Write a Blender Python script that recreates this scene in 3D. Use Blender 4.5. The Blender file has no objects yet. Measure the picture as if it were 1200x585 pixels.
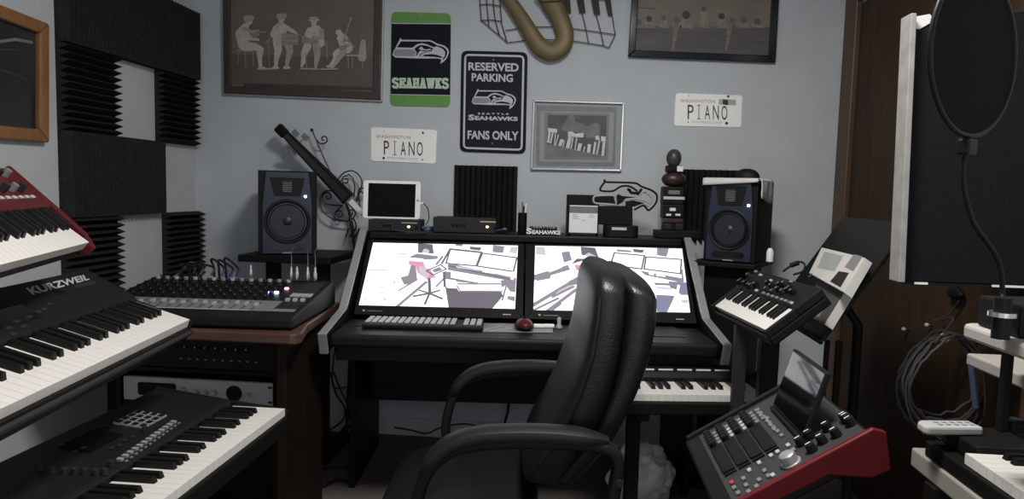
import bpy, bmesh, math, random
from mathutils import Matrix, Vector
random.seed(7)
SC = bpy.context.scene
COL = SC.collection
R = math.radians
# ------------------------------------------------------------------ camera
F = 820.0; CAMH = 1.18
CR = Matrix.Rotation(R(5.0), 3, 'Z') @ Matrix.Rotation(R(90 - 4.78), 3, 'X') @ Matrix.Rotation(R(1.5), 3, 'Z')
CP = Vector((0, 0, CAMH))
cd = bpy.data.cameras.new('camera'); cam = bpy.data.objects.new('camera', cd); COL.objects.link(cam)
cam.matrix_world = Matrix.Translation(CP) @ CR.to_4x4()
cd.sensor_fit = 'HORIZONTAL'; cd.sensor_width = 36.0; cd.lens = F / 1200 * 36.0; cd.clip_start = 0.02
SC.camera = cam
def ray(px, py): return CR @ Vector(((px - 600) / F, -(py - 292.5) / F, -1))
def onp(px, py, x=None, y=None, z=None):
    d = ray(px, py)
    t = (x - CP.x) / d.x if x is not None else (y - CP.y) / d.y if y is not None else (z - CP.z) / d.z
    return CP + d * t
def hit(px, py, M, zl=0.0):
    Mi = M.inverted(); o = Mi @ CP; d = Mi.to_3x3() @ ray(px, py)
    t = (zl - o.z) / d.z
    return o + d * t
def fr(o, X, Y, Z):
    X, Y, Z = Vector(X), Vector(Y), Vector(Z)
    return Matrix(((X.x, Y.x, Z.x, o[0]), (X.y, Y.y, Z.y, o[1]), (X.z, Y.z, Z.z, o[2]), (0, 0, 0, 1)))
D = onp(473, 170, y=1).y; D = 3.2206
XL = -1.811; XR = 1.158; ZC = 2.44
WB = fr((0, D, 0), (1, 0, 0), (0, 0, 1), (0, -1, 0))
WL = fr((XL, 0, 0), (0, 1, 0), (0, 0, 1), (1, 0, 0))
WR = fr((XR, 0, 0), (0, -1, 0), (0, 0, 1), (-1, 0, 0))
# ------------------------------------------------------------------ materials
MATS = {}
def pm(name, col, rough=.5, metal=0., var=.08, scale=30., bump=0., emit=0., spec=None, bscale=None, col2=None, stretch=None, coat=0.):
    m = bpy.data.materials.new(name); m.use_nodes = True; nt = m.node_tree; N = nt.nodes; L = nt.links
    b = N['Principled BSDF']; b.inputs['Roughness'].default_value = rough; b.inputs['Metallic'].default_value = metal
    if spec is not None: b.inputs['Specular IOR Level'].default_value = spec
    if coat: b.inputs['Coat Weight'].default_value = coat
    tc = N.new('ShaderNodeTexCoord'); nz = N.new('ShaderNodeTexNoise'); nz.inputs['Scale'].default_value = scale; nz.inputs['Detail'].default_value = 4
    mp = N.new('ShaderNodeMapping'); L.new(tc.outputs['Object'], mp.inputs['Vector']); L.new(mp.outputs['Vector'], nz.inputs['Vector'])
    if stretch: mp.inputs['Scale'].default_value = stretch
    rp = N.new('ShaderNodeValToRGB'); c = Vector(col)
    lo = c * (1 - var); hi = c * (1 + var)
    if col2: hi = Vector(col2); lo = c
    rp.color_ramp.elements[0].position = .3; rp.color_ramp.elements[1].position = .7
    rp.color_ramp.elements[0].color = (*lo, 1); rp.color_ramp.elements[1].color = (min(hi.x, 1), min(hi.y, 1), min(hi.z, 1), 1)
    L.new(nz.outputs['Fac'], rp.inputs['Fac']); L.new(rp.outputs['Color'], b.inputs['Base Color'])
    if bump:
        bp = N.new('ShaderNodeBump'); bp.inputs['Strength'].default_value = bump; bp.inputs['Distance'].default_value = .004
        n2 = N.new('ShaderNodeTexNoise'); n2.inputs['Scale'].default_value = bscale or scale * 3; n2.inputs['Detail'].default_value = 3
        L.new(mp.outputs['Vector'], n2.inputs['Vector']); L.new(n2.outputs['Fac'], bp.inputs['Height']); L.new(bp.outputs['Normal'], b.inputs['Normal'])
    if emit:
        b.inputs['Emission Strength'].default_value = emit; L.new(rp.outputs['Color'], b.inputs['Emission Color'])
    MATS[name] = m; return m
def em(name, col, s):
    m = bpy.data.materials.new(name); m.use_nodes = True; b = m.node_tree.nodes['Principled BSDF']
    b.inputs['Base Color'].default_value = (.02, .02, .02, 1); b.inputs['Emission Color'].default_value = (*col, 1); b.inputs['Emission Strength'].default_value = s
    b.inputs['Roughness'].default_value = .3; return m
m_wall = pm('wall_paint', (.50, .53, .55), .85, var=.04, scale=6, bump=.25, bscale=220)
m_wall_l = pm('wall_paint_left', (.50, .52, .53), .85, var=.04, scale=6, bump=.25, bscale=220)
m_ceil = pm('ceiling_paint', (.62, .62, .60), .9, var=.03)
m_floor = pm('carpet', (.11, .095, .085), .95, var=.3, scale=140, bump=.6, bscale=300)
m_base = pm('baseboard_paint', (.55, .55, .55), .5, var=.04)
m_foam = pm('acoustic_foam', (.026, .0245, .0245), .95, var=.3, scale=120, bump=.5, bscale=400, spec=.1)
m_door = pm('door_wood', (.032, .0175, .009), .6, spec=.2, scale=9, col2=(.05, .028, .015), stretch=(4, 4, .35), bump=.08)
m_trimw = pm('casing_wood', (.07, .037, .018), .5, scale=9, col2=(.10, .054, .027), stretch=(4, 4, .35), bump=.08)
m_oak = pm('oak_frame', (.19, .085, .028), .45, scale=14, col2=(.27, .13, .045), stretch=(3, .5, 3), bump=.06)
m_table = pm('table_wood', (.055, .026, .017), .4, scale=10, col2=(.09, .043, .028), stretch=(.5, 4, 4), bump=.05)
m_dkwood = pm('dark_wood', (.009, .0045, .0032), .55, spec=.2, scale=10, col2=(.015, .0075, .005), stretch=(4, 4, .4))
m_blk = pm('black_plastic', (.0062, .0058, .0057), .55, spec=.16, var=.15, scale=60, bump=.08, bscale=500)
m_blk2 = pm('black_satin', (.0085, .0082, .0082), .5, spec=.18, var=.1, scale=40)
m_deskb = pm('black_laminate', (.0055, .0052, .0052), .48, spec=.22, var=.2, scale=50, bump=.06, bscale=400)
m_gloss = pm('black_gloss', (.006, .006, .007), .12, var=.05)
m_char = pm('charcoal', (.018, .0175, .0175), .55, spec=.25, var=.1, scale=50)
m_grey = pm('grey_plastic', (.16, .165, .17), .45, var=.08)
m_lgrey = pm('light_grey', (.36, .37, .38), .45, var=.06)
m_sil = pm('silver_edge', (.42, .42, .42), .38, metal=.55, var=.06)
m_chrome = pm('chrome', (.62, .62, .62), .2, metal=.9, var=.04)
m_white = pm('white_plastic', (.78, .78, .77), .4, var=.03)
m_wkey = pm('white_key', (.66, .635, .595), .3, var=.03, scale=8)
m_bkey = pm('black_key', (.006, .006, .006), .35, var=.1, spec=.25)
m_nord = pm('maroon_lacquer', (.075, .007, .010), .4, spec=.2, var=.12, scale=12)
m_ctrl = pm('controller_grey', (.034, .034, .035), .5, var=.06, spec=.25)
m_hand = pm('handset_white', (.42, .415, .40), .5, var=.04)
m_tray = pm('tray_beige', (.36, .345, .32), .5, var=.06)
m_red = pm('red_lacquer', (.115, .006, .008), .4, spec=.2, var=.12, scale=12)
m_red2 = pm('dark_red_metal', (.07, .008, .010), .4, spec=.25, var=.12, scale=12)
m_leather = pm('black_leather', (.0065, .0065, .0068), .36, var=.15, scale=60, bump=.28, bscale=260, spec=.4)
m_leather2 = pm('black_leather_arm', (.0085, .0085, .009), .45, spec=.35, var=.15, scale=60, bump=.12, bscale=400)
m_brass = pm('brass_paint', (.115, .085, .034), .5, metal=.15, scale=10, col2=(.17, .125, .052), bump=.1, bscale=60)
m_navy = pm('sign_navy', (.011, .013, .022), .6, var=.08, spec=.15)
m_signblk = pm('sign_black', (.006, .008, .013), .6, var=.08, spec=.15)
m_green = pm('sign_green', (.12, .30, .06), .45, var=.06)
m_signsil = pm('sign_silver', (.52, .53, .56), .5, var=.05)
m_signgry = pm('sign_grey', (.24, .25, .28), .45, var=.05)
m_plate = pm('plate_white', (.95, .94, .91), .3, var=.03, scale=12)
m_platetx = pm('plate_letter', (.02, .02, .03), .4)
m_platered = pm('plate_red', (.48, .20, .16), .4)
m_plategr = pm('plate_grey', (.42, .42, .42), .4)
m_iron = pm('wrought_iron', (.009, .0085, .008), .5, var=.2)
m_spk = pm('speaker_blue', (.012, .016, .036), .42, var=.12, scale=50)
m_cone = pm('speaker_cone', (.008, .009, .014), .45, var=.1)
m_cloth = pm('white_cloth', (.62, .60, .58), .9, var=.06, scale=18, bump=.4, bscale=30)
m_bag = pm('plastic_bag', (.7, .68, .66), .4, var=.15, scale=12, bump=.5, bscale=14)
m_paper = pm('paper', (.46, .445, .415), .7, var=.08, scale=14)
m_paperw = pm('white_card', (.78, .78, .78), .6, var=.03)
m_cable = pm('black_cable', (.010, .010, .010), .5, var=.1)
m_gcable = pm('grey_cable', (.045, .043, .042), .5, var=.2)
m_blue = pm('blue_cloth', (.10, .14, .26), .8, var=.15)
m_sepia = pm('sepia_print', (.14, .113, .102), .6, scale=5, col2=(.18, .148, .134), spec=.2)
m_sepfl = pm('sepia_floor', (.095, .072, .064), .55, scale=8, col2=(.115, .09, .08))
m_sepmat = pm('sepia_mat', (.05, .036, .031), .5, var=.15, scale=15)
m_fig = pm('pale_figure', (.45, .40, .37), .6, var=.14, scale=40)
m_figd = pm('pale_figure_shade', (.25, .215, .195), .6, var=.14, scale=40)
m_night = pm('dusk_print', (.125, .108, .09), .6, scale=7, col2=(.19, .16, .13), stretch=(.6, 2, 2))
m_nightd = pm('dusk_print_dark', (.06, .056, .052), .6, scale=12, col2=(.095, .088, .082), stretch=(.3, 3, 3))
m_head = pm('dusk_heads', (.03, .026, .024), .6, var=.2)
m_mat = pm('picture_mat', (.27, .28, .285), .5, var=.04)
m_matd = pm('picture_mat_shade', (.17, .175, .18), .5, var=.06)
m_ph1 = pm('photo_dark', (.055, .056, .058), .5, var=.3, scale=20)
m_ph2 = pm('photo_mid', (.14, .14, .143), .5, var=.25, scale=20)
m_ph3 = pm('photo_light', (.60, .60, .60), .5, var=.1)
m_dkpic = pm('dark_picture', (.008, .008, .010), .25, scale=6, col2=(.03, .03, .035), stretch=(1, .4, 3))
m_streak = pm('pale_streak', (.16, .16, .17), .5, var=.2)
m_panel = pm('panel_fabric', (.009, .010, .0115), .95, var=.25, scale=160, bump=.3, bscale=500, spec=.1)
m_cream = pm('cream_board', (.28, .26, .23), .45, var=.06, scale=12)
m_mesh = pm('pop_mesh', (.005, .005, .0055), .9, var=.3, scale=300, spec=.1)
m_scrglass = pm('dark_glass', (.004, .004, .005), .05, var=.05)
m_tabglass = pm('tablet_glass', (.003, .003, .0035), .15, var=.05, spec=.08)
m_brown = pm('brown_lump', (.035, .014, .012), .4, var=.2, scale=40)
m_dkgrn = pm('slate_lump', (.04, .043, .046), .4, var=.2, scale=40)
m_pink = pm('red_mark', (.4, .03, .04), .5)
e_led_o = em('led_orange', (1, .28, .08), 9)
e_led_w = em('led_white', (.75, .85, 1), 9)
e_led_b = em('led_blue', (.1, .2, 1), 7)
e_led_p = em('led_pink', (1, .3, .6), 5)
SW = 1.2
e_w = em('screen_white', (1, .985, 1), SW)
def eg(n, c, k=1.0): return em('screen_' + n, c, k)
e_g1 = eg('grey_dark', (.115, .105, .13)); e_g2 = eg('grey_mid', (.22, .20, .24)); e_g3 = eg('grey_light', (.48, .45, .5)); e_pk = eg('pink', (.62, .25, .36)); e_bl = eg('blue_grey', (.18, .18, .27))
# ------------------------------------------------------------------ mesh builder
class MB:
    def __init__(s): s.v = []; s.f = []; s.m = []; s.mats = []
    def mi(s, mat):
        if mat not in s.mats: s.mats.append(mat)
        return s.mats.index(mat)
    def add(s, vs, fs, mat, M=None):
        o = len(s.v); k = s.mi(mat)
        for v in vs: s.v.append((M @ Vector(v)) if M is not None else Vector(v))
        for f in fs: s.f.append([i + o for i in f]); s.m.append(k)
        return s
    def box(s, a, b, mat, M=None):
        x0, y0, z0 = a; x1, y1, z1 = b
        return s.add([(x0, y0, z0), (x1, y0, z0), (x1, y1, z0), (x0, y1, z0), (x0, y0, z1), (x1, y0, z1), (x1, y1, z1), (x0, y1, z1)],
                     [(0, 3, 2, 1), (4, 5, 6, 7), (0, 1, 5, 4), (1, 2, 6, 5), (2, 3, 7, 6), (3, 0, 4, 7)], mat, M)
    def prism(s, pts, z0, z1, mat, M=None):
        n = len(pts)
        ar = sum(pts[i][0] * pts[(i + 1) % n][1] - pts[(i + 1) % n][0] * pts[i][1] for i in range(n))
        if ar < 0: pts = pts[::-1]
        vs = [(p[0], p[1], z0) for p in pts] + [(p[0], p[1], z1) for p in pts]
        fs = [list(range(n))[::-1], list(range(n, 2 * n))] + [(i, (i + 1) % n, n + (i + 1) % n, n + i) for i in range(n)]
        return s.add(vs, fs, mat, M)
    def flat(s, pts, z, mat, M=None):
        n = len(pts); ar = sum(pts[i][0] * pts[(i + 1) % n][1] - pts[(i + 1) % n][0] * pts[i][1] for i in range(n))
        if ar < 0: pts = pts[::-1]
        return s.add([(p[0], p[1], z) for p in pts], [list(range(n))], mat, M)
    def loft(s, rings, mat, M=None, cap=True, closed=False):
        n = len(rings[0]); vs = [p for r in rings for p in r]; fs = []
        k = len(rings)
        for i in range(k - (0 if closed else 1)):
            a = i * n; b = ((i + 1) % k) * n
            for j in range(n): fs.append((a + j, a + (j + 1) % n, b + (j + 1) % n, b + j))
        if cap and not closed: fs += [list(range(n))[::-1], list(range((k - 1) * n, k * n))]
        return s.add(vs, fs, mat, M)
    def tube(s, pts, r, mat, seg=8, M=None, closed=False, flat=None):
        P = [Vector(p) for p in pts]; n = len(P); rr = r if isinstance(r, (list, tuple)) else [r] * n
        up = None; rings = []
        for i in range(n):
            if closed: t = P[(i + 1) % n] - P[i - 1]
            else: t = P[min(i + 1, n - 1)] - P[max(i - 1, 0)]
            t.normalize()
            if up is None:
                up = Vector((0, 0, 1)) if abs(t.z) < .9 else Vector((1, 0, 0))
            up = (up - t * up.dot(t))
            if up.length < 1e-5: up = t.orthogonal()
            up.normalize(); w = t.cross(up)
            ring = []
            for j in range(seg):
                a = 2 * math.pi * j / seg; v = w * (math.cos(a) * rr[i]) + up * (math.sin(a) * rr[i])
                if flat: v = Vector((v.x * flat[0], v.y * flat[1], v.z * flat[2]))
                ring.append(P[i] + v)
            rings.append(ring)
        return s.loft(rings, mat, M, closed=closed)
    def cyl(s, a, b, r0, mat, r1=None, seg=20, M=None):
        return s.tube([a, b], [r0, r0 if r1 is None else r1], mat, seg, M)
    def lathe(s, prof, mat, M=None, seg=28):
        rings = [[(r * math.cos(2 * math.pi * j / seg), r * math.sin(2 * math.pi * j / seg), z) for j in range(seg)] for r, z in prof]
        return s.loft(rings, mat, M)
    def ell(s, c, r, mat, M=None, seg=20, rg=12):
        rings = []
        for i in range(1, rg):
            a = math.pi * i / rg - math.pi / 2
            rings.append([(c[0] + r[0] * math.cos(a) * math.cos(2 * math.pi * j / seg), c[1] + r[1] * math.cos(a) * math.sin(2 * math.pi * j / seg), c[2] + r[2] * math.sin(a)) for j in range(seg)])
        return s.loft(rings, mat, M)
    def build(s, name, parent=None, world=False, bevel=0., smooth=False, seg=2, subsurf=0):
        me = bpy.data.meshes.new(name)
        vs = s.v
        if world and parent is not None:
            Mi = parent.matrix_basis.inverted(); vs = [Mi @ v for v in vs]
        me.from_pydata([tuple(v) for v in vs], [], s.f)
        for mt in s.mats: me.materials.append(mt)
        for p, k in zip(me.polygons, s.m): p.material_index = k
        bm = bmesh.new(); bm.from_mesh(me); bmesh.ops.recalc_face_normals(bm, faces=bm.faces); bm.to_mesh(me); bm.free()
        me.update()
        if smooth:
            me.shade_smooth(); me.set_sharp_from_angle(angle=R(40))
        o = bpy.data.objects.new(name, me); COL.objects.link(o)
        if parent is not None: o.parent = parent
        if bevel:
            b = o.modifiers.new('bevel', 'BEVEL'); b.width = bevel; b.segments = seg; b.limit_method = 'ANGLE'; b.angle_limit = R(40)
        if subsurf:
            u = o.modifiers.new('sub', 'SUBSURF'); u.levels = subsurf; u.render_levels = subsurf
        return o
def thing(name, label, cat, M=None, group=None):
    o = bpy.data.objects.new(name, None); COL.objects.link(o); o.empty_display_size = .05
    o.matrix_basis = M if M is not None else Matrix.Identity(4)
    return tag(o, label, cat, group)
def tag(o, label, cat, group=None):
    o['label'] = label; o['category'] = cat
    if group: o['group'] = group
    return o
def one(name, mb, label, cat, M=None, group=None, **k):
    """a thing that is a single mesh, built in its own frame"""
    o = mb.build(name, **k)
    if M is not None: o.matrix_basis = M
    return tag(o, label, cat, group)
def struct(name, mb, parent=None, **k):
    o = mb.build(name, parent, **k)
    if parent is None: o['kind'] = 'structure'
    return o
def T(x, y, z): return Matrix.Translation((x, y, z))
def RZ(a): return Matrix.Rotation(R(a), 4, 'Z')
def RX(a): return Matrix.Rotation(R(a), 4, 'X')
def RY(a): return Matrix.Rotation(R(a), 4, 'Y')
def smoothpath(pts, n=6, closed=False):
    P = [Vector(p) for p in pts]; out = []; k = len(P)
    for i in range(k if closed else k - 1):
        if closed: a, b, c, d = P[i - 1], P[i], P[(i + 1) % k], P[(i + 2) % k]
        else: a, b, c, d = P[max(i - 1, 0)], P[i], P[i + 1], P[min(i + 2, k - 1)]
        for j in range(n):
            t = j / n
            out.append(.5 * ((2 * b) + (c - a) * t + (2 * a - 5 * b + 4 * c - d) * t * t + (3 * b - a - 3 * c + d) * t ** 3))
    if not closed: out.append(P[-1])
    return out
def stroke(mb, pts, w, z0, z1, mat, M=None):
    """a flat line of width w along 2-D points"""
    for i_, (a, b) in enumerate(zip(pts, pts[1:])):
        if z1 is None and i_: z0 += 1e-5 if mat.name.startswith('screen') else 1e-4
        d = Vector((b[0] - a[0], b[1] - a[1])); L = d.length
        if L < 1e-6: continue
        d /= L; n = Vector((-d.y, d.x)) * w / 2; e = d * w * .35
        q = [(a[0] - e.x + n.x, a[1] - e.y + n.y), (a[0] - e.x - n.x, a[1] - e.y - n.y), (b[0] + e.x - n.x, b[1] + e.y - n.y), (b[0] + e.x + n.x, b[1] + e.y + n.y)]
        if z1 is None: mb.flat(q, z0, mat, M)
        else: mb.prism(q, z0, z1, mat, M)
def rrect(x0, y0, x1, y1, r, n=5):
    out = []
    for cx, cy, a0 in ((x1 - r, y1 - r, 0), (x0 + r, y1 - r, 90), (x0 + r, y0 + r, 180), (x1 - r, y0 + r, 270)):
        for i in range(n + 1):
            a = R(a0 + 90 * i / n); out.append((cx + r * math.cos(a), cy + r * math.sin(a)))
    return out
def circ(cx, cy, r, n=14, ry=None): return [(cx + r * math.cos(2 * math.pi * i / n), cy + (ry or r) * math.sin(2 * math.pi * i / n)) for i in range(n)]
def text_mesh(s, offset=0.0, spacing=1.0):
    c = bpy.data.curves.new('t', 'FONT'); c.body = s; c.resolution_u = 3; c.offset = offset; c.space_character = spacing
    o = bpy.data.objects.new('t', c); COL.objects.link(o); bpy.context.view_layer.update()
    me = bpy.data.meshes.new_from_object(o.evaluated_get(bpy.context.evaluated_depsgraph_get()))
    vs = [v.co.copy() for v in me.vertices]; fs = [list(p.vertices) for p in me.polygons]
    bpy.data.objects.remove(o); bpy.data.curves.remove(c); bpy.data.meshes.remove(me)
    x0 = min(v.x for v in vs); x1 = max(v.x for v in vs); y0 = min(v.y for v in vs); y1 = max(v.y for v in vs)
    return [((v.x - x0) / (x1 - x0), (v.y - y0) / (y1 - y0)) for v in vs], fs
def text(mb, s, quad, z, mat, offset=0.0, spacing=1.0, M=None):
    """letters fitted to the quad bl, br, tr, tl (local 2-D points)"""
    uv, fs = text_mesh(s, offset, spacing); bl, br, tr, tl = [Vector(q[:2]) for q in quad]
    vs = []
    for u, v in uv:
        p = (bl * (1 - u) + br * u) * (1 - v) + (tl * (1 - u) + tr * u) * v; vs.append((p.x, p.y, z))
    mb.add(vs, fs, mat, M)
def pxl(pts, M, z=0.0): return [tuple(hit(px, py, M, z)[:2]) for px, py in pts]
def zo(pts, ox, oy, s): return [(ox + p[0] / s, oy + p[1] / s) for p in pts]
# ================================================================== the room
YN = -0.9
b = MB(); b.box((XL - .1, YN, -.1), (XR + .1, D + .1, 0), m_floor); struct('floor', b)
b = MB(); b.box((XL - .1, YN, ZC), (XR + .1, D + .1, ZC + .1), m_ceil); struct('ceiling', b)
b = MB(); b.box((XL - .1, D, 0), (XR + .1, D + .1, ZC), m_wall); struct('wall_back', b)
b = MB(); b.box((XL - .1, YN, 0), (XL, D, ZC), m_wall_l); struct('wall_left', b)
b = MB(); b.box((XR, YN, 0), (XR + .1, D, ZC), m_wall); struct('wall_right', b)
b = MB(); b.box((XL + .001, D - .014, 0), (XR - .02, D - .0005, .085), m_base); struct('baseboard_back', b, bevel=.004)
b = MB(); b.box((XL + .0005, YN, 0), (XL + .014, D - .016, .085), m_base); struct('baseboard_left', b, bevel=.004)
# door with its casing on the right wall
b = MB(); b.box((XR - .012, 1.84, .012), (XR - .0005, 3.06, 1.985), m_door)
dr = struct('door_1', b, bevel=.004)
b = MB(); b.box((XR - .028, 3.075, 0), (XR - .0005, 3.17, 2.09), m_trimw); b.box((XR - .028, 1.755, 0), (XR - .0005, 1.83, 2.09), m_trimw); b.box((XR - .028, 1.831, 2.0), (XR - .0005, 3.074, 2.09), m_trimw)
struct('trim_door', b, bevel=.006)
b = MB(); b.box((XR - .02, 3.18, 0), (XR - .0005, D - .0005, 2.3), m_trimw); struct('trim_corner', b, bevel=.004)
# ------------------------------------------------------------------ foam tiles
def foam(M, ridges, label, w=.2915, h=.3065):
    """12 wedges, upright ('v') or level ('h'); frame = bottom centre on the wall"""
    b = MB(); n = 12; t0 = .013; t1 = .05
    prof = [(0, 0)]
    for i in range(n): prof += [(i / n, t0), ((i + .5) / n, t1)]
    prof += [(1, t0), (1, 0)]
    if ridges == 'v':
        pts = [((u - .5) * w, t) for u, t in prof]
        A = Matrix(((1, 0, 0, 0), (0, 0, 1, 0), (0, 1, 0, 0), (0, 0, 0, 1)))
        b.prism(pts, 0, h, m_foam, A)
    else:
        pts = [(u * h, t) for u, t in prof]
        A = Matrix(((0, 0, 1, 0), (1, 0, 0, 0), (0, 1, 0, 0), (0, 0, 0, 1)))
        b.prism(pts, -w / 2, w / 2, m_foam, A)
    return one('acoustic_foam_tile', b, label, 'foam tile', M, 'charcoal foam tiles on the walls')
def lt(yc, z): return WL @ T(yc, z, 0)
y0 = onp(65.5, 100, x=XL).y; st = .292
rows = [1.36 + .31, 1.36, 1.05, .74]   # bottoms
zr = [1.659, 1.352, 1.045, .738]
yA, yB, yC = y0 + .146, y0 + .146 + st, y0 + .146 + 2 * st
foam(lt(yA, zr[0]), 'v', 'upright-ridged charcoal foam tile in the top row, next to the wooden picture frame')
foam(lt(yB, zr[0]), 'v', 'middle upright-ridged charcoal foam tile of the three in the top row')
foam(lt(yC, zr[0]), 'v', 'upright-ridged charcoal foam tile of the top row, nearest the back corner')
foam(lt(yA, zr[1]), 'h', 'level-ridged charcoal foam tile beside the wooden picture frame, left of a bare wall square')
foam(lt(yC - .008, zr[1] + .0), 'h', 'level-ridged charcoal foam tile by the back corner, right of the upper bare wall square')
foam(lt(yA, zr[2]), 'v', 'upright-ridged charcoal foam tile just above the tip of the red keyboard')
foam(lt(yB, zr[2]), 'v', 'upright-ridged charcoal foam tile directly below the upper bare wall square')
foam(lt(yA, zr[3]), 'h', 'level-ridged charcoal foam tile behind the red keyboard tip, beside the lower bare square')
foam(lt(yC + .03, zr[3]), 'h', 'level-ridged charcoal foam tile in the corner just above the mixing console')
foam(lt(1.845, .985), 'h', 'charcoal foam tile below the wooden picture frame, behind the red keyboard')
c = onp(569, 236, y=D); foam(WB @ T(c.x, .985, 0), 'v', 'charcoal foam tile on the back wall below the reserved parking sign')
c = onp(831, 240, y=D); foam(WB @ T(c.x, .99, 0), 'v', 'charcoal foam tile on the back wall behind the cloth-covered speaker')
# ------------------------------------------------------------------ wall signs and pictures
def wframe(px, py, W=WB, off=.0):
    p = hit(px, py, W); return W @ T(p.x, p.y, off)
def offset_poly(pts, d):
    n = len(pts); out = []
    ar = sum(pts[i][0] * pts[(i + 1) % n][1] - pts[(i + 1) % n][0] * pts[i][1] for i in range(n)); sg = 1 if ar > 0 else -1
    for i in range(n):
        a, p, c_ = Vector(pts[i - 1]), Vector(pts[i]), Vector(pts[(i + 1) % n])
        d1 = (p - a).normalized(); d2 = (c_ - p).normalized(); n1 = Vector((-d1.y, d1.x)) * sg; n2 = Vector((-d2.y, d2.x)) * sg
        k = n1 + n2; k = k / max(k.length_squared / 2, .4); out.append(tuple(p + k * d))
    return out
def quad_round(q, r, n=5):
    """rounded quad from four local corners"""
    out = []; q = [Vector(p) for p in q]
    for i in range(4):
        p = q[i]; a = (q[i - 1] - p).normalized(); c_ = (q[(i + 1) % 4] - p).normalized()
        s, e = p + a * r, p + c_ * r
        for j in range(n + 1):
            t = j / n; out.append(tuple((1 - t) ** 2 * s + 2 * t * (1 - t) * p + t * t * e))
    return out
LOGO = dict(
    out=[(190,125),(215,155),(640,160),(690,180),(740,210),(860,245),(920,300),(930,350),(900,430),(850,490),(795,520),(815,455),(760,440),(440,440),(110,425),(70,385),(85,330),(120,270)],
    top=[(200,180),(640,182),(690,205),(745,238),(845,265),(895,310),(905,355),(880,420),(840,465),(838,440),(868,400),(870,340),(830,290),(740,255),(700,268),(600,228),(520,207),(440,225),(372,278),(138,272)],
    grey=[(98,325),(125,302),(370,302),(432,345),(420,370),(400,405),(115,405),(88,380)],
    eye=[(400,292),(470,245),(520,235),(600,250),(690,285),(660,332),(560,335),(490,322),(470,345),(440,400),(425,400),(440,350)],
    eyew=[(468,285),(520,258),(535,290),(580,305),(655,292),(650,315),(600,322),(500,312)],
    m1=[(470,405),(500,365),(560,345),(660,345),(560,352),(510,375),(490,405)],
    m2=[(522,405),(560,382),(660,372),(760,388),(832,418),(815,432),(700,415)])
def logo(mb, fn, z, dz=.0006, navy=None):
    nv = navy or m_navy
    mb.flat(fn(LOGO['out']), z, m_signsil); mb.flat(fn(LOGO['top']), z + dz, nv); mb.flat(fn(LOGO['grey']), z + dz, m_signgry)
    mb.flat(fn(LOGO['eye']), z + dz, nv); mb.flat(fn(LOGO['eyew']), z + 2 * dz, m_signsil); mb.flat(fn(LOGO['m1']), z + dz, nv); mb.flat(fn(LOGO['m2']), z + dz, nv)
# green and black team sign
M = wframe(494, 125); S = thing('team_sign', 'tall green and black team sign with a bird head emblem beside the large sepia picture', 'sign', M)
b = MB(); q = pxl([(459, 14), (528.5, 16), (527.5, 125.5), (457.5, 124)], M); b.prism(quad_round(q, .025), .0, .005, m_green); b.build('sign_plate', S)
b = MB(); b.flat(pxl([(459.3, 28), (528.6, 28.6), (527.8, 112), (458.2, 110.8)], M), .0056, m_signblk)
b.flat(pxl([(459.3, 27.2), (528.6, 27.8), (528.6, 28.8), (459.3, 28.2)], M), .006, m_signsil); b.flat(pxl([(458.2, 110.5), (527.8, 111.7), (527.8, 112.5), (458.2, 111.3)], M), .006, m_signsil); b.build('black_field', S)
b = MB(); logo(b, lambda p: pxl(zo(p, 455, 35, 13), M), .0064, navy=m_signblk); b.build('bird_head_emblem', S)
def slab_text(mb, s, q, z, mat, off): text(mb, s, q, z, mat, off)
b = MB()
q = pxl(zo([(45, 465), (343, 468), (343, 415), (45, 413)], 450, 0, 4.5), M)
m_ltgrn = pm('sign_pale_green', (.50, .62, .50), .45)
SLAB = {'S': [[(.85,.84),(.62,.93),(.30,.93),(.12,.80),(.14,.64),(.40,.53),(.70,.46),(.88,.33),(.86,.15),(.68,.07),(.32,.07),(.12,.18)]],
 'E': [[(.24,.07),(.24,.93)], [(.05,.93),(.92,.93)], [(.05,.07),(.92,.07)], [(.24,.5),(.66,.5)], [(.90,.93),(.90,.72)], [(.90,.07),(.90,.28)], [(.66,.38),(.66,.62)]],
 'A': [[(.20,.07),(.46,.93)], [(.80,.07),(.54,.93)], [(.30,.33),(.70,.33)], [(.02,.07),(.38,.07)], [(.62,.07),(.98,.07)], [(.32,.93),(.60,.93)]],
 'H': [[(.22,.07),(.22,.93)], [(.78,.07),(.78,.93)], [(.22,.5),(.78,.5)], [(.05,.07),(.40,.07)], [(.05,.93),(.40,.93)], [(.60,.07),(.95,.07)], [(.60,.93),(.95,.93)]],
 'W': [[(.13,.93),(.30,.08)], [(.30,.08),(.50,.80)], [(.50,.80),(.70,.08)], [(.70,.08),(.87,.93)], [(0,.93),(.28,.93)], [(.38,.93),(.62,.93)], [(.72,.93),(1,.93)]],
 'K': [[(.22,.07),(.22,.93)], [(.26,.45),(.80,.93)], [(.42,.58),(.82,.07)], [(.05,.07),(.40,.07)], [(.05,.93),(.40,.93)], [(.62,.93),(.96,.93)], [(.62,.07),(.98,.07)]]}
bl, br, tr, tl = [Vector(p) for p in q]; wds = [(c_, 1.25 if c_ == 'W' else 1.0) for c_ in 'SEAHAWKS']; tot = sum(w for _, w in wds); acc = 0; hgt = (tl - bl).length
for n_, (c_, w) in enumerate(wds):
    def mp(p, a=acc, w=w):
        uu = (a + (.05 + .90 * p[0]) * w) / tot; return tuple((bl * (1 - uu) + br * uu) * (1 - p[1]) + (tl * (1 - uu) + tr * uu) * p[1])
    for k_, ln in enumerate(SLAB[c_]):
        stroke(b, [mp(p) for p in ln], hgt * (.19 if k_ and len(ln) == 2 and abs(ln[0][1] - ln[1][1]) < .01 else .26), .0066 + .0003 * k_, None, m_ltgrn)
    acc += w
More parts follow.
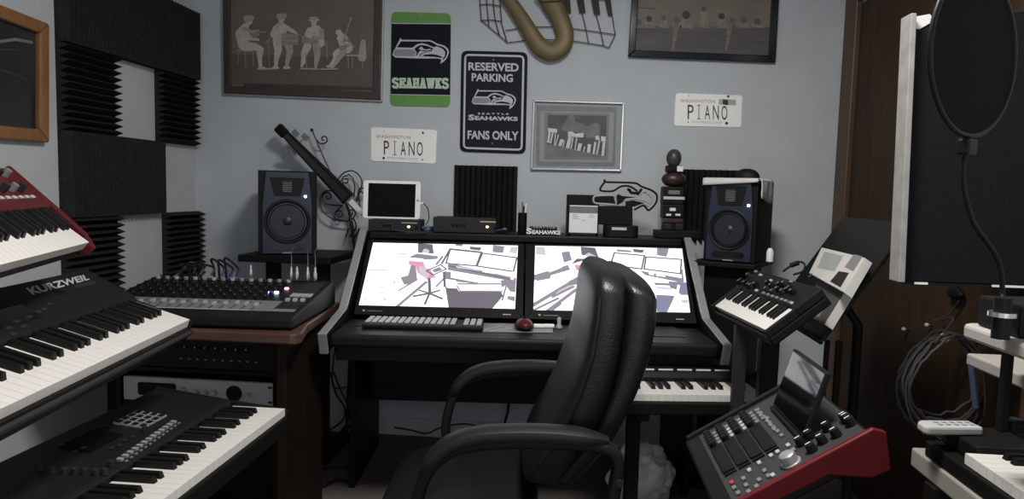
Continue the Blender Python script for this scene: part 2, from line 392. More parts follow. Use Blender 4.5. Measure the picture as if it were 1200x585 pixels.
b.build('lettering', S)
b = MB(); p = pxl([(493.5, 18)], M)[0]; b.prism(circ(p[0], p[1], .004), .005, .008, m_chrome); b.build('screw', S)
# reserved parking sign
M = wframe(578, 180); S = thing('parking_sign', 'navy RESERVED PARKING FANS ONLY sign with rounded silver border line', 'sign', M)
q = pxl([(540.8, 59.5), (618.5, 61.5), (616, 180.6), (539, 178)], M); b = MB(); b.prism(quad_round(q, .03), 0, .005, m_signblk); b.build('sign_plate', S)
q1 = offset_poly(q, .014); q2 = offset_poly(q, .023)
b = MB(); b.flat(quad_round(q1, .025), .0055, m_signsil); b.flat(quad_round(q2, .012), .006, m_navy); b.build('border_line', S)
b = MB(); z8 = lambda p: pxl(zo(p, 530, 50, 4.18), M)
text(b, 'RESERVED', z8([(80, 137), (326, 144), (326, 102), (80, 97)]), .0066, m_signsil, .03); b.build('lettering', S); b = MB()
text(b, 'PARKING', z8([(96, 190), (298, 195), (298, 156), (96, 150)]), .0066, m_signsil, .03); b.build('lettering', S); b = MB()
text(b, 'FANS ONLY', z8([(76, 473), (325, 480), (325, 436), (76, 430)]), .0066, m_signsil, .03); b.build('lettering', S); b = MB()
z9 = lambda p: pxl(zo(p, 540, 95, 10.64), M)
text(b, 'SEATTLE', z9([(213, 420), (600, 424), (600, 404), (213, 396)]), .0066, m_signsil, .03, 1.5)
text(b, 'S', z9([(95, 490), (172, 491), (172, 420), (95, 418)]), .0066, m_signsil, .04); text(b, 'EAHAWKS', z9([(178, 489), (712, 500), (712, 449), (178, 436)]), .0066, m_signsil, .045)
b.build('lettering', S)
b = MB(); logo(b, lambda p: z9([(138 + (x - 70) / 860 * 552, 98 + (y - 125) / 395 * 254) for x, y in p]), .0066); b.build('bird_head_emblem', S)
for pp in ((578.5, 70.5), (577, 168)): p = pxl([pp], M)[0]; b = MB(); b.prism(circ(p[0], p[1], .004), .006, .0085, m_grey); b.build('screw', S)
# licence plates
def plate(q, org, sc, label, ox, oy, tx, bolts, sticker=None):
    cx = sum(p[0] for p in q) / 4; M = wframe(cx, max(p[1] for p in q)); S = thing('license_plate', label, 'license plate', M, 'white license plates on the back wall')
    b = MB(); b.prism(quad_round(pxl(q, M), .014), 0, .004, m_plate); b.build('plate', S, bevel=.0012)
    f = lambda p: pxl(zo(p, ox, oy, 9.75), M); b = MB()
    for ch, qd in tx['main']:
        if ch == 'I':
            (x0, yb_), (x1, _), (_, yt_), _ = qd; xm = (x0 + x1) / 2
            for aa, bb, w in (((xm, yt_), (xm, yb_ - 1), .0032), ((x0, yt_ + 3), (x1, yt_ + 3), .0026), ((x0, yb_ - 3), (x1, yb_ - 1), .0026)): stroke(b, f([aa, bb]), w, .0048, None, m_platetx)
        else: text(b, ch, f(qd), .0048, m_platetx, .0)
    b.build('lettering', S); b = MB()
    text(b, 'WASHINGTON', f(tx['top']), .0048, m_platered, .005, 1.15); text(b, 'EVERGREEN STATE', f(tx['bot']), .0048, m_plategr, .0)
    b.build('lettering', S)
    for bx, by, r in bolts:
        p = f([(bx, by)])[0]; b = MB(); b.prism(circ(p[0], p[1], r), .0042, .007, m_char); b.build('bolt', S)
    if sticker:
        b = MB(); b.flat(f(sticker), .0052, m_plategr); s2 = [((sticker[0][0] * 2 + sticker[1][0]) / 3 - 20, sticker[0][1]), (sticker[1][0] - 90, sticker[1][1]), (sticker[2][0] - 90, sticker[2][1]), ((sticker[3][0] * 2 + sticker[2][0]) / 3 - 20, sticker[3][1])]
        b.flat(f(s2), .0056, m_platetx); b.build('sticker', S)
def word(chs, xs, ys, h):
    return [(c, [(x0, y + h), (x1, y + h + 2), (x1, y + 2), (x0, y)]) for c, (x0, x1), y in zip(chs, xs, ys)]
plate([(434.8, 149.2), (512.4, 152.5), (510.6, 192.1), (434.8, 188.7)], 0, 0, 'white PIANO license plate below the green and black sign', 425, 140,
      dict(main=word('PIANO', ((245, 305), (352, 388), (436, 496), (528, 596), (622, 690)), (244, 248, 252, 254, 258), 158), top=[(155, 212), (548, 226), (548, 190), (155, 176)], bot=[(290, 448), (630, 466), (630, 444), (290, 428)]),
      [(252, 136, .002), (692, 154, .0045), (244, 442, .0055), (686, 460, .003)])
plate([(791.8, 109), (870, 112), (868.4, 149.7), (789.7, 147.6)], 0, 0, 'white PIANO license plate below the black framed picture, with a date sticker', 780, 100,
      dict(main=word('PIANO', ((250, 318), (358, 398), (444, 506), (538, 606), (636, 704)), (224, 226, 228, 230, 234), 162), top=[(165, 196), (562, 204), (562, 168), (165, 158)], bot=[(300, 430), (640, 442), (640, 418), (300, 408)]),
      [(265, 120, .002), (712, 128, .005), (255, 424, .0025), (694, 434, .006)], sticker=[(605, 220), (800, 230), (800, 168), (605, 160)])
# picture with the musicians
def frame_bars(S, q, w, d, mat, name='frame', bevel=.003):
    """four mitred bars around the quad q (local, clockwise from top left)"""
    b = MB(); i = offset_poly(q, w)
    for k in range(4): b.prism([q[k], q[(k + 1) % 4], i[(k + 1) % 4], i[k]], 0, d, mat)
    return b.build(name, S, bevel=bevel), i
def q_at(M, tl, tr, br, bl): return [tuple(hit(*p, M)[:2]) for p in (tl, tr, br, bl)]
M = wframe(356, 114); S = thing('framed_picture', 'large sepia picture of four pale seated musicians in a dark brown frame', 'picture', M)
q = q_at(M, (262.5, -70), (450.5, -66), (447, 118), (264.5, 110)); o, i = frame_bars(S, q, .036, .022, m_sepmat); 
frame_bars(S, offset_poly(q, -.0065), .006, .018, m_sil, 'metal_edge', .001)
b = MB(); b.flat(offset_poly(q, .03), .0125, m_sepia)
z6 = lambda p: pxl(zo(p, 255, 0, 4.68), M)
b.flat(z6([(85, 300), (860, 320), (856, 482), (82, 468)]), .0128, m_sepfl); b.flat(z6([(150, 458), (856, 480), (856, 500), (150, 486)]), .0131, m_sepmat); b.build('print', S)
b = MB(); zf = .0134
def P6(pts, m=None, dz=0): b.flat(z6(pts), zf + dz, m or m_fig)
def L6(pts, w, m=None, dz=0): stroke(b, z6(pts), w * .00085, zf + dz, None, m or m_fig)
C6 = lambda x, y, r: circ(x, y, r, 12)
lv = [0.0]
def LB(pts, mat=None):
    """a tapered limb through (x, y, r) points, as one flat outline"""
    lv[0] += .00006
    for (xa, ya, ra), (xb, yb, rb) in zip(pts, pts[1:]):
        dx, dy = xb - xa, yb - ya; L = math.hypot(dx, dy); nx_, ny_ = -dy / L, dx / L; a0 = math.atan2(ny_, nx_)
        o_ = [(xa + ra * math.cos(a0 + math.pi * k / 8), ya + ra * math.sin(a0 + math.pi * k / 8)) for k in range(9)] + [(xb + rb * math.cos(a0 + math.pi + math.pi * k / 8), yb + rb * math.sin(a0 + math.pi + math.pi * k / 8)) for k in range(9)]
        P6(o_, mat, lv[0]); lv[0] += .00006
def ST(pts, w=5, mat=None): lv[0] += .00006; L6(pts, w, mat or m_figd, lv[0])
m_figm = pm('pale_figure_mid', (.33, .29, .265), .6, var=.14, scale=40)
# first player with a fiddle, seated on a stool
ST([(118,278),(205,284)], 10); ST([(124,284),(118,350)]); ST([(160,284),(162,368)]); ST([(200,284),(205,365)])
LB([(150,250,24),(195,255,20),(235,270,16)], m_figm); LB([(232,272,16),(238,330,12),(240,360,9)], m_figm); LB([(140,190,34),(150,245,32)]); LB([(160,150,20),(140,190,34)]); LB([(180,122,19),(178,125,17)]); LB([(170,108,20),(192,104,16)], m_figm)
LB([(160,262,22),(215,258,19),(246,275,15)]); LB([(246,278,15),(240,330,11),(244,362,9)]); LB([(240,372,8),(270,380,6)]); LB([(150,165,13),(195,180,10),(232,172,7)], m_figm); LB([(165,185,13),(190,215,11),(232,222,7)]); LB([(205,200,14),(228,195,10)], m_figd)
ST([(195,192),(275,178)], 6); ST([(230,382),(320,380)], 9, m_figm); ST([(287,225),(292,374)], 5); ST([(268,242),(308,206)], 5)
# second player standing behind a box instrument
LB([(358,108,19),(356,114,16)]); LB([(345,94,16),(374,92,14)], m_figm); LB([(355,160,34),(345,215,32)]); LB([(335,225,26),(340,280,20),(330,330,13),(328,365,9)]); LB([(395,240,24),(404,285,18),(392,335,12),(388,362,9)], m_figm); LB([(316,374,8),(338,376,7)]); LB([(376,374,8),(400,374,7)])
P6([(360,188),(452,192),(450,252),(358,250)], m_figd, lv[0] + .00005); lv[0] += .0001
LB([(328,160,16),(308,195,13),(345,222,9)]); LB([(385,155,14),(412,172,11),(440,186,7)])
ST([(362,200),(450,204)], 4, m_figm); ST([(362,226),(450,230)], 4, m_figm)
# third player at a small table
LB([(535,128,18),(535,132,15)]); ST([(508,116),(562,114)], 8, m_fig); LB([(520,106,9),(550,106,9)], m_figm); ST([(604,230),(610,330)], 6); ST([(575,250),(606,250)], 8)
LB([(545,175,34),(560,235,34)]); LB([(500,258,22),(482,300,17),(478,345,12),(470,366,8)]); LB([(550,258,22),(555,310,17),(548,352,11),(546,372,8)], m_figm)
P6([(470,200),(560,206),(560,246),(470,242)], m_figd, lv[0] + .00005); lv[0] += .0001
LB([(512,170,15),(496,195,11),(520,208,7)]); LB([(578,175,15),(580,210,11),(545,214,7)], m_figm); ST([(440,190),(472,200)], 5); ST([(492,300),(496,372)], 6); ST([(462,380),(562,384)], 9, m_figm)
# fourth player bowing a cello, and an empty chair
ST([(715,308),(790,310)], 10, m_figm); ST([(722,312),(726,378)]); ST([(745,312),(746,374)]); LB([(805,235,14),(800,320,24)], m_figm); ST([(800,335),(802,376)])
LB([(672,184,17),(676,188,15)]); LB([(690,215,28),(715,265,34)]); LB([(715,270,24),(680,285,20),(655,300,16)]); LB([(660,296,17),(650,335,12),(628,362,8)]); LB([(700,285,18),(672,325,13),(650,362,8)], m_figm); LB([(612,368,7),(640,370,8)])
LB([(712,240,24),(690,265,18)], m_figd); ST([(700,225),(736,114)], 9); LB([(738,112,8),(742,106,6)], m_figd); LB([(672,215,12),(690,245,10),(722,242,7)]); ST([(680,236),(760,262)], 5, m_figm); ST([(575,384),(665,382)], 9, m_figm)
b.build('pale_musicians', S)
# black framed picture
M = wframe(822, 71); S = thing('framed_picture', 'black framed dim picture of a crowd seated at a long table, above a license plate', 'picture', M)
q = q_at(M, (743.5, -60), (914.5, -56), (907, 74.5), (735.5, 67.5)); frame_bars(S, q, .03, .025, m_gloss)
z4 = lambda p: pxl(zo(p, 700, 0, 4), M)
b = MB(); b.flat(offset_poly(q, .026), .008, m_night); b.flat(z4([(174, 125), (802, 130), (796, 268), (170, 244)]), .0084, m_nightd); b.build('print', S)
m_nightb = pm('dusk_people', (.19, .165, .135), .6, var=.25, scale=60)
b = MB()
for x, y, r in ((193,105,15),(242,90,14),(310,86,13),(370,95,13),(415,72,19),(498,45,13),(580,78,15),(628,98,11),(685,98,14),(748,103,16)):
    b.flat(z4(circ(x, y, r, 12)), .0088, m_nightd if x not in (242, 415, 580) else m_head)
    b.flat(z4([(x - r * 1.6, 132), (x - r * 1.2, y + r), (x + r * 1.2, y + r), (x + r * 1.8, 134)]), .0086, m_nightb if r > 11 else m_nightd)
for x0, y0_, x1, y1 in ((180, 200, 800, 214), (185, 38, 270, 44), (185, 170, 800, 174)): stroke(b, z4([(x0, y0_), (x1, y1)]), .003, .0089, None, m_nightd if y0_ > 100 else m_head)
for x in (370, 620): b.flat(z4([(x - 12, 105), (x + 12, 105), (x + 5, 160), (x - 15, 240), (x - 22, 240)]), .0087, m_night)
b.build('seated_crowd', S)
# silver framed piano picture
M = wframe(676, 200); S = thing('framed_picture', 'thin silver framed grey picture of hands on piano keys', 'picture', M)
q = pxl([(625, 117.5), (731.5, 120.5), (728, 201), (622, 199)], M); frame_bars(S, q, .009, .02, m_chrome, bevel=.002)
z7 = lambda p: pxl(zo(p, 610, 110, 5.846), M)
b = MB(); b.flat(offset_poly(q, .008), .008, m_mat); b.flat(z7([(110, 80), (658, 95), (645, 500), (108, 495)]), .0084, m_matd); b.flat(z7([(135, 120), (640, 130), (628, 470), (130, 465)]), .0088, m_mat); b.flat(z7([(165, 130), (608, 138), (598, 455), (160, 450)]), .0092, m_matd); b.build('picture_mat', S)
b = MB(); b.flat(z7([(188, 146), (590, 152), (582, 432), (180, 430)]), .0096, m_ph1)
b.flat(z7([(182, 345), (585, 425), (582, 432), (180, 430)]), .01, m_ph2)
for p in ([(330,150),(365,150),(380,195),(440,205),(445,300),(400,270),(370,262),(330,262),(300,255),(280,240)], [(440,225),(520,200),(545,215),(545,290),(500,300),(450,310)]): b.flat(z7(p), .01, m_ph2)
b.build('photo', S)
b = MB()
for p in ([(188,235),(250,242),(252,268),(190,262)], [(325,262),(350,258),(375,275),(432,268),(430,300),(325,295)], [(512,290),(535,288),(545,320),(512,315)], [(550,292),(583,294),(583,330),(552,326)]): b.flat(z7(p), .0104, m_ph3)
for x0, x1, y0_, y1, w in ((200,190,262,335,14),(222,205,266,340,10),(240,232,268,355,6),(260,240,280,355,6),(285,268,312,358,22),(340,322,296,372,24),(360,345,300,378,7),(385,372,300,385,7),(410,398,340,390,24),(440,432,360,398,7),(472,465,345,404,22),(512,500,330,412,14),(540,522,322,416,10),(572,562,330,424,18),(300,290,320,366,6)):
    b.flat(z7([(x0 - w / 2, y0_), (x0 + w / 2, y0_ + 2), (x1 + w / 2, y1 + 2), (x1 - w / 2, y1)]), .0106, m_ph3)
b.build('piano_keys_image', S)
# wooden frame on the left wall
M = wframe(20, 168, WL); S = thing('framed_picture', 'oak framed dark picture with faint pale streaks on the left wall', 'picture', M)
a = hit(49, 28, M); bb = hit(49, 167, M); w = .62
q = [(a.x - w, a.y + .035), (a.x, a.y), (bb.x, bb.y), (bb.x - w, bb.y - .01)]; frame_bars(S, q, .042, .03, m_oak, bevel=.006)
b = MB(); b.flat(offset_poly(q, .035), .012, m_dkpic); b.build('dark_print', S)
zz = lambda p: pxl(zo(p, 0, 0, 3.25), M, .012); b = MB()
stroke(b, zz([(0, 158), (60, 150), (122, 162)]), .009, .0125, None, m_streak); b.build('pale_streak', S)
m_streak2 = pm('faint_streak', (.03, .03, .033), .5)
for ln in ([(0, 188), (60, 190), (122, 205)], [(0, 265), (60, 285), (105, 310)], [(30, 410), (70, 430), (120, 445)]): b = MB(); stroke(b, zz(ln), .006, .0125, None, m_streak2); b.build('pale_streak', S)
# saxophone and keyboard wall art
M = wframe(650, 75, WB, .003); S = thing('wall_art', 'metal wall sculpture of a brass saxophone over a wire piano keyboard', 'wall art', M)
z7 = lambda p: pxl(zo(p, 550, 0, 6.667), M)
path = [(230,-120,48),(285,-30,50),(340,50,52),(420,170,56),(500,300,62),(555,375,68),(635,415,70),(715,380,70),(748,300,68),(730,210,68),(690,120,72),(650,40,84),(630,-40,105),(615,-120,125)]
sp = smoothpath([(x, y, r) for x, y, r in path], 5); pts = z7([(p.x, p.y) for p in sp]); k = .004 / 6.667 * 1.0
b = MB(); b.tube([(p[0], p[1], .034) for p in pts], [s_.z * k * .98 for s_ in sp], m_brass, 18, flat=(1, 1, .42)); b.build('saxophone', S, smooth=True)
b = MB()
ring = lambda cx, cy, rx, ry, z: [(*z7([(cx + rx * math.cos(t * .314), cy + ry * math.sin(t * .314))])[0], z) for t in range(11)]
b.tube(ring(636, 8, 95, 26, .06), .0065, m_brass, 8); b.tube(ring(634, -14, 105, 26, .064), .005, m_brass, 8); b.build('bell_ring', S, smooth=True)
b = MB()
W7 = [[(80,-60),(85,0),(90,90),(97,165)],[(133,-60),(140,60),(150,150),(156,215)],[(186,-60),(192,60),(205,165),(240,285)],[(243,-60),(245,60),(255,190),(275,260),(298,337)],[(80,42),(150,38),(245,52)],[(90,165),(170,160),(250,170)],[(97,165),(156,215),(240,285),(298,337)],
      [(285,243),(400,225),(520,216),(660,212),(800,228),(920,242),(1030,258),(1140,275)],[(298,337),(440,320),(600,312),(700,316),(820,325),(930,342),(1050,362),(1090,377)],[(1140,275),(1090,377)],[(1100,0),(1115,125),(1140,275)],[(990,115),(1025,250),(1050,362)],[(880,105),(912,235),(932,342)],[(765,105),(795,220)],[(1000,0),(1100,10)]]
for l in W7: b.tube([(*p, .010) for p in z7(l)], .0022, m_iron, 6)
b.build('wire_keyboard', S, smooth=True)
for kq in ([(735,-30),(785,-30),(795,105),(745,108)], [(835,-30),(890,-30),(908,104),(860,106)], [(945,-30),(1005,-30),(1022,118),(975,120)], [(1055,-5),(1100,5),(1113,127),(1085,128)]):
    b = MB(); b.prism(z7(kq), .008, .013, m_char); b.build('black_key', S)
# ================================================================== the studio desk
DM = T(-.147, 2.232, 0) @ RZ(4.6)
YZ = Matrix(((0, 0, 1, 0), (1, 0, 0, 0), (0, 1, 0, 0), (0, 0, 0, 1)))   # local (x,y,z) -> (y,z,x)
XZ = Matrix(((1, 0, 0, 0), (0, 0, -1, 0), (0, 1, 0, 0), (0, 0, 0, 1)))  # local (x,y,z) -> (x,z,-y)
S = thing('studio_desk', 'black two-monitor studio desk with silver-edged side panels', 'desk', DM)
prof = [(.03, .636), (0, .70), (.27, .738), (.60, 1.0), (.90, 1.0), (.90, .0), (.42, 0), (.42, .636)]
edge = [(.03, .636), (0, .70), (.27, .738), (.60, 1.0)]
for sx in (-1, 1):
    x0, x1 = (sx * .645, sx * .668)
    b = MB(); b.prism(prof, min(x0, x1), max(x0, x1), m_deskb, YZ); sp_ = b.build('side_panel', S, bevel=.003)
    b = MB(); i = [(y - .009, z + .003) for y, z in edge]; i[0] = (.016, .63); i[3] = (.592, 1.012)
    b.prism(edge[::-1] + i, min(x0, x1) - .003, max(x0, x1) + .003, m_sil, YZ); b.build('edge_trim', sp_, bevel=.002)['label'] = 'silver edge strip'
b = MB(); b.box((-.638, .012, .655), (.638, .30, .698), m_deskb); b.build('desktop', S, bevel=.012, seg=3)
b = MB(); b.box((-.638, .301, .62), (.638, .55, .664), m_deskb); b.build('monitor_ledge', S)
b = MB(); b.box((-.63, .06, .60), (.63, .08, .654), m_deskb); b.build('front_apron', S, bevel=.003)
b = MB(); b.box((-.638, .615, .972), (.638, .895, 1.0), m_deskb); b.build('top_shelf', S, bevel=.004)
b = MB(); b.box((-.638, .70, .27), (.638, .72, .971), m_deskb); b.build('back_panel', S, bevel=.003)
b = MB(); b.box((.30, .12, .6982), (.55, .30, .7002), m_char); b.build('desk_recess_mat', S, bevel=.0008)
b = MB(); b.box((-.6385, .16, .6985), (-.10, .165, .7), m_char); b.build('desk_seam', S)
# monitors
t_up = Vector((0, .56 - .34, .962 - .735)).normalized(); t_n = Vector((1, 0, 0)).cross(t_up)
def monitor(x0, x1, label, polys, lit_px, org):
    Mx = DM @ fr(((x0 + x1) / 2, .34 - t_up.y * .045, .735 - t_up.z * .045), (1, 0, 0), t_up, t_n)
    S = thing('monitor', label, 'monitor', Mx, 'monitors set into the desk')
    q = [tuple(hit(*p, Mx)[:2]) for p in lit_px]      # tl tr br bl
    hw = (x1 - x0) / 2; hh = .368
    oq = [(-hw, hh), (hw, hh), (hw, .008), (-hw, .008)]
    b = MB()
    for k in range(4): b.prism([oq[k], oq[(k + 1) % 4], q[(k + 1) % 4], q[k]], -.012, .006, m_blk)
    bz = b.build('bezel', S, bevel=.0015)
    b = MB(); b.box((-hw + .004, .012, -.045), (hw - .004, hh - .004, -.0125), m_blk); b.build('back_housing', S, bevel=.006)
    b = MB(); b.flat(q, .0, e_w)
    f = lambda p: [tuple(hit(px, py, Mx)[:2]) for px, py in zo(p, *org[:3])]
    z = .0004
    for kind, pts, mat, w in polys:
        if kind == 'f': b.flat(f(pts), z, mat)
        else: stroke(b, f(pts), w * .00095, z, None, mat)
        z += .00003
    b.build('screen_image', S)
    b = MB(); c = f([(org[3], org[4])])[0]
    b.flat([(c[0] - .006, c[1] + .004), (c[0] + .006, c[1] + .004), (c[0], c[1] - .005)], .0064, m_lgrey); b.box((c[0] + .014, c[1] - .0015, .0061), (c[0] + .07, c[1] + .0015, .0066), m_grey); b.build('bezel_mark', bz)
    b = MB(); b.box((hw - .075, .022, .0061), (hw - .045, .026, .0068), m_lgrey); b.build('bezel_buttons', bz)
    b = MB(); b.box((-.09, .0, -.05), (.09, .06, -.0455), m_blk); b.build('foot', S)
    return S
s1 = [('f', [(445,58),(540,64),(548,125),(445,118)], e_g1, 0), ('f', [(480,95),(500,92),(520,105),(515,122),(470,120)], e_g3, 0), ('f', [(400,140),(440,124),(580,142),(570,160),(500,165),(380,160)], e_g2, 0), ('f', [(385,150),(480,158),(480,176),(385,166)], e_w, 0),
      ('l', [(655,97),(858,118),(825,205),(628,188),(655,97)], e_g1, 7), ('l', [(866,122),(1090,152),(1068,242),(830,206),(866,122)], e_g1, 7), ('l', [(600,190),(655,95),(860,116)], e_g1, 9),
      ('f', [(690,62),(735,65),(735,78),(690,75)], e_g2, 0), ('f', [(782,78),(860,85),(850,106),(785,98)], e_g1, 0), ('f', [(935,70),(1010,77),(1000,122),(930,115)], e_g2, 0), ('f', [(1050,80),(1096,84),(1090,125),(1040,120)], e_g3, 0),
      ('f', [(640,196),(660,190),(1085,285),(1070,308),(640,232)], e_g2, 0), ('l', [(650,205),(1075,300)], e_g1, 6), ('f', [(690,205),(780,215),(860,240),(700,220)], e_g3, 0), ('f', [(870,222),(960,236),(955,258),(865,245)], e_w, 0),
      ('f', [(615,240),(660,245),(660,282),(840,315),(835,322),(700,310),(690,300),(615,290)], e_g2, 0), ('f', [(640,350),(700,352),(712,372),(990,376),(1000,402),(925,490),(645,480),(622,335)], e_g1, 0), ('f', [(700,318),(985,318),(990,328),(705,328)], e_g2, 0), ('l', [(700,335),(720,370),(995,372)], e_g2, 6),
      ('f', [(985,300),(1085,288),(1080,380),(1045,372),(1020,335),(990,345)], e_g2, 0), ('l', [(1020,340),(995,430)], e_g1, 6), ('f', [(1028,402),(1078,405),(1076,438),(1030,425)], e_g2, 0),
      ('f', [(330,280),(380,268),(400,195),(430,205),(440,292),(380,325),(355,330)], e_g2, 0), ('f', [(385,172),(480,180),(490,215),(525,228),(560,280),(505,292),(440,248),(430,205),(385,198)], e_pk, 0), ('f', [(455,205),(500,222),(520,262),(500,285),(450,240)], e_g3, 0),
      ('l', [(500,238),(592,198),(630,226),(545,265),(500,238)], e_g1, 6), ('f', [(535,232),(585,212),(605,232),(555,250)], e_g2, 0), ('l', [(565,195),(605,145)], e_g1, 8),
      ('l', [(518,290),(522,390)], e_g1, 12), ('l', [(520,385),(415,405)], e_g1, 9), ('l', [(520,385),(602,420)], e_g1, 9), ('l', [(520,385),(490,455)], e_g1, 9), ('l', [(520,385),(585,366)], e_g1, 8), ('l', [(520,385),(455,365)], e_g1, 7),
      ('l', [(498,312),(310,470)], e_g2, 12), ('l', [(320,366),(440,296)], e_g2, 7), ('l', [(565,340),(615,288)], e_g2, 8), ('l', [(615,250),(620,340)], e_g1, 10),
      ('l', [(825,475),(850,412),(890,400),(935,415),(955,440)], e_g1, 7), ('l', [(318,127),(370,126)], e_g3, 6), ('l', [(335,98),(375,92)], e_g3, 5), ('l', [(135,233),(235,234)], e_g3, 6), ('l', [(205,346),(242,348)], e_g3, 6), ('l', [(190,384),(238,386)], e_g3, 5),
      ('f', circ(182, 92, 6), e_g3, 0), ('f', circ(290, 313, 8), e_g3, 0), ('f', circ(228, 424, 8), e_g3, 0), ('f', circ(105, 422, 7), e_g3, 0), ('f', circ(150, 262, 6), e_g3, 0), ('l', [(1070,250),(1060,290)], e_w, 12)]
s2 = [('f', [(95,74),(150,80),(160,130),(95,122)], e_g3, 0), ('f', [(255,110),(305,104),(320,160),(270,176)], e_g2, 0), ('f', [(375,76),(465,82),(490,150),(380,128)], e_g1, 0), ('f', [(395,130),(425,112),(470,135),(460,150)], e_g3, 0), ('f', [(315,185),(350,150),(500,152),(480,175),(400,160)], e_g1, 0),
      ('l', [(90,268),(290,208)], e_g2, 26), ('f', [(170,225),(250,195),(260,205),(180,236)], e_w, 0), ('f', [(95,265),(190,250),(185,275),(100,290)], e_g2, 0), ('l', [(80,440),(365,268)], e_g2, 16), ('l', [(200,388),(330,325)], e_g2, 12), ('l', [(85,470),(235,398)], e_g2, 10), ('l', [(170,475),(345,345)], e_g2, 14), ('l', [(200,470),(250,430)], e_bl, 10), ('l', [(240,355),(310,320)], e_g3, 8), ('f', [(300,290),(350,270),(355,310),(310,320)], e_g2, 0),
      ('f', [(335,190),(395,190),(400,215),(350,225)], e_pk, 0), ('l', [(585,115),(772,132),(755,215),(560,190),(585,115)], e_g1, 7), ('l', [(782,140),(1003,156),(996,245),(770,215),(782,140)], e_g1, 7),
      ('f', [(600,92),(690,100),(690,112),(600,106)], e_g2, 0), ('f', [(700,90),(772,96),(760,116),(705,110)], e_g1, 0), ('f', [(850,82),(925,88),(910,140),(850,130)], e_g2, 0), ('f', [(740,225),(1018,275),(1010,302),(780,255)], e_g2, 0), ('f', [(845,240),(905,248),(900,265),(845,258)], e_w, 0), ('f', [(800,236),(832,240),(830,255),(800,250)], e_w, 0),
      ('f', [(920,292),(1040,300),(1042,378),(1000,378),(970,345),(930,330)], e_bl, 0), ('f', [(830,300),(940,305),(930,320),(840,316)], e_g2, 0), ('f', [(845,325),(950,335),(940,345),(850,338)], e_g3, 0), ('f', [(845,376),(960,382),(945,420),(912,488),(850,482)], e_bl, 0), ('l', [(985,320),(965,420)], e_w, 10), ('f', [(1000,405),(1045,410),(1045,432),(1005,425)], e_g3, 0), ('l', [(1005,220),(1012,300)], e_g2, 8)]
mon1 = monitor(-.668 + .04, -.003, 'left monitor showing a bright studio picture with a pink stand', s1, [(437.5, 284.5), (607, 288), (603.5, 363), (420.5, 358.5)], (410, 275, 5.571, 92, 503))
mon2 = monitor(.003, .636, 'right monitor showing a bright studio picture, partly behind the chair back', s2, [(627.3, 288.2), (799, 291), (808.8, 367.2), (625, 364.3)], (610, 275, 5.318, 118, 508))
# keyboard
p0 = DM.inverted() @ onp(424, 381, z=.708); p1 = DM.inverted() @ onp(565, 386, z=.708)
S = thing('computer_keyboard', 'flat computer keyboard in front of the left monitor', 'keyboard', DM @ T(p0.x, p0.y - .005, .6985))
kw = p1.x - p0.x; b = MB(); b.box((0, 0, 0), (kw, .135, .014), m_blk2); b.build('case', S, bevel=.004)
key = MB(); key.box((-.0085, -.0085, 0), (.0085, .0085, .006), m_lgrey); kme = None
for r_ in range(5):
    for c_ in range(18):
        if c_ == 14: continue
        x = .014 + c_ * (kw - .028) / 17; y = .036 + r_ * .0205
        if kme is None: o = key.build('key', S, bevel=.0015); kme = o; o.location = (x, y, .0142)
        else:
            o = kme.copy(); COL.objects.link(o); o.location = (x, y, .0142)
# mouse pad, mouse, small items
q = [(p.x, p.y) for p in [DM.inverted() @ onp(*a, z=.7) for a in ((566, 389), (648, 390), (648, 380), (567, 379))]]
S = thing('mouse_pad', 'grey mouse pad with pale diagonal stripes under the red mouse', 'mouse pad', DM @ T(q[0][0], q[0][1], .6985)); l = lambda ps: [(x - q[0][0], y - q[0][1]) for x, y in ps]
b = MB(); b.prism(l(q), 0, .0025, m_grey); b.build('pad', S, bevel=.0008)
b = MB(); w_, h_ = q[1][0] - q[0][0], q[3][1] - q[0][1]
for u0, u1, v0, v1 in ((.02, .25, .2, .75), (.1, .42, .1, .5), (.05, .3, .75, .95), (.3, .5, .6, .9)): stroke(b, [(u0 * w_, v0 * h_), (u1 * w_, v1 * h_)], .006, .0026, .003, m_lgrey)
b.build('pale_stripes', S)
Mi = DM.inverted(); p = Mi @ onp(614, 383, z=.71); S = thing('computer_mouse', 'red and black computer mouse on the grey pad', 'mouse', DM @ T(p.x, p.y, .7015) @ RZ(10))
b = MB(); b.ell((0, 0, .012), (.034, .055, .011), m_blk); b.build('base', S, smooth=True)
b = MB(); b.ell((0, -.004, .016), (.031, .046, .022), m_red2); b.build('shell', S, smooth=True)
b = MB(); b.cyl((-.003, .03, .034), (.003, .03, .034), .008, m_blk); b.build('scroll_wheel', S)
for xx in (631.5, 643.5):
    p = Mi @ onp(xx, 381, z=.71); b = MB(); b.box((-.019, -.012, 0), (.019, .012, .011), m_white); one('small_white_box', b, 'small white box beside the mouse, %s of two' % ('nearer the mouse' if xx < 635 else 'nearer the chair'), 'box', DM @ T(p.x, p.y, .7017), 'small white boxes beside the mouse', bevel=.003)
p = Mi @ onp(655, 384, z=.7); S = thing('pen_cap_stick', 'small pale upright stick at the foot of the right monitor beside the chair', 'stick', DM @ T(p.x, p.y, .6988))
b = MB(); b.lathe([(.011, 0), (.011, .006), (.006, .016), (.008, .03), (.005, .038)], m_lgrey); b.build('stick', S, smooth=True); b = MB(); b.lathe([(.014, -.0002), (.014, .002)], m_grey); b.build('foot', S)
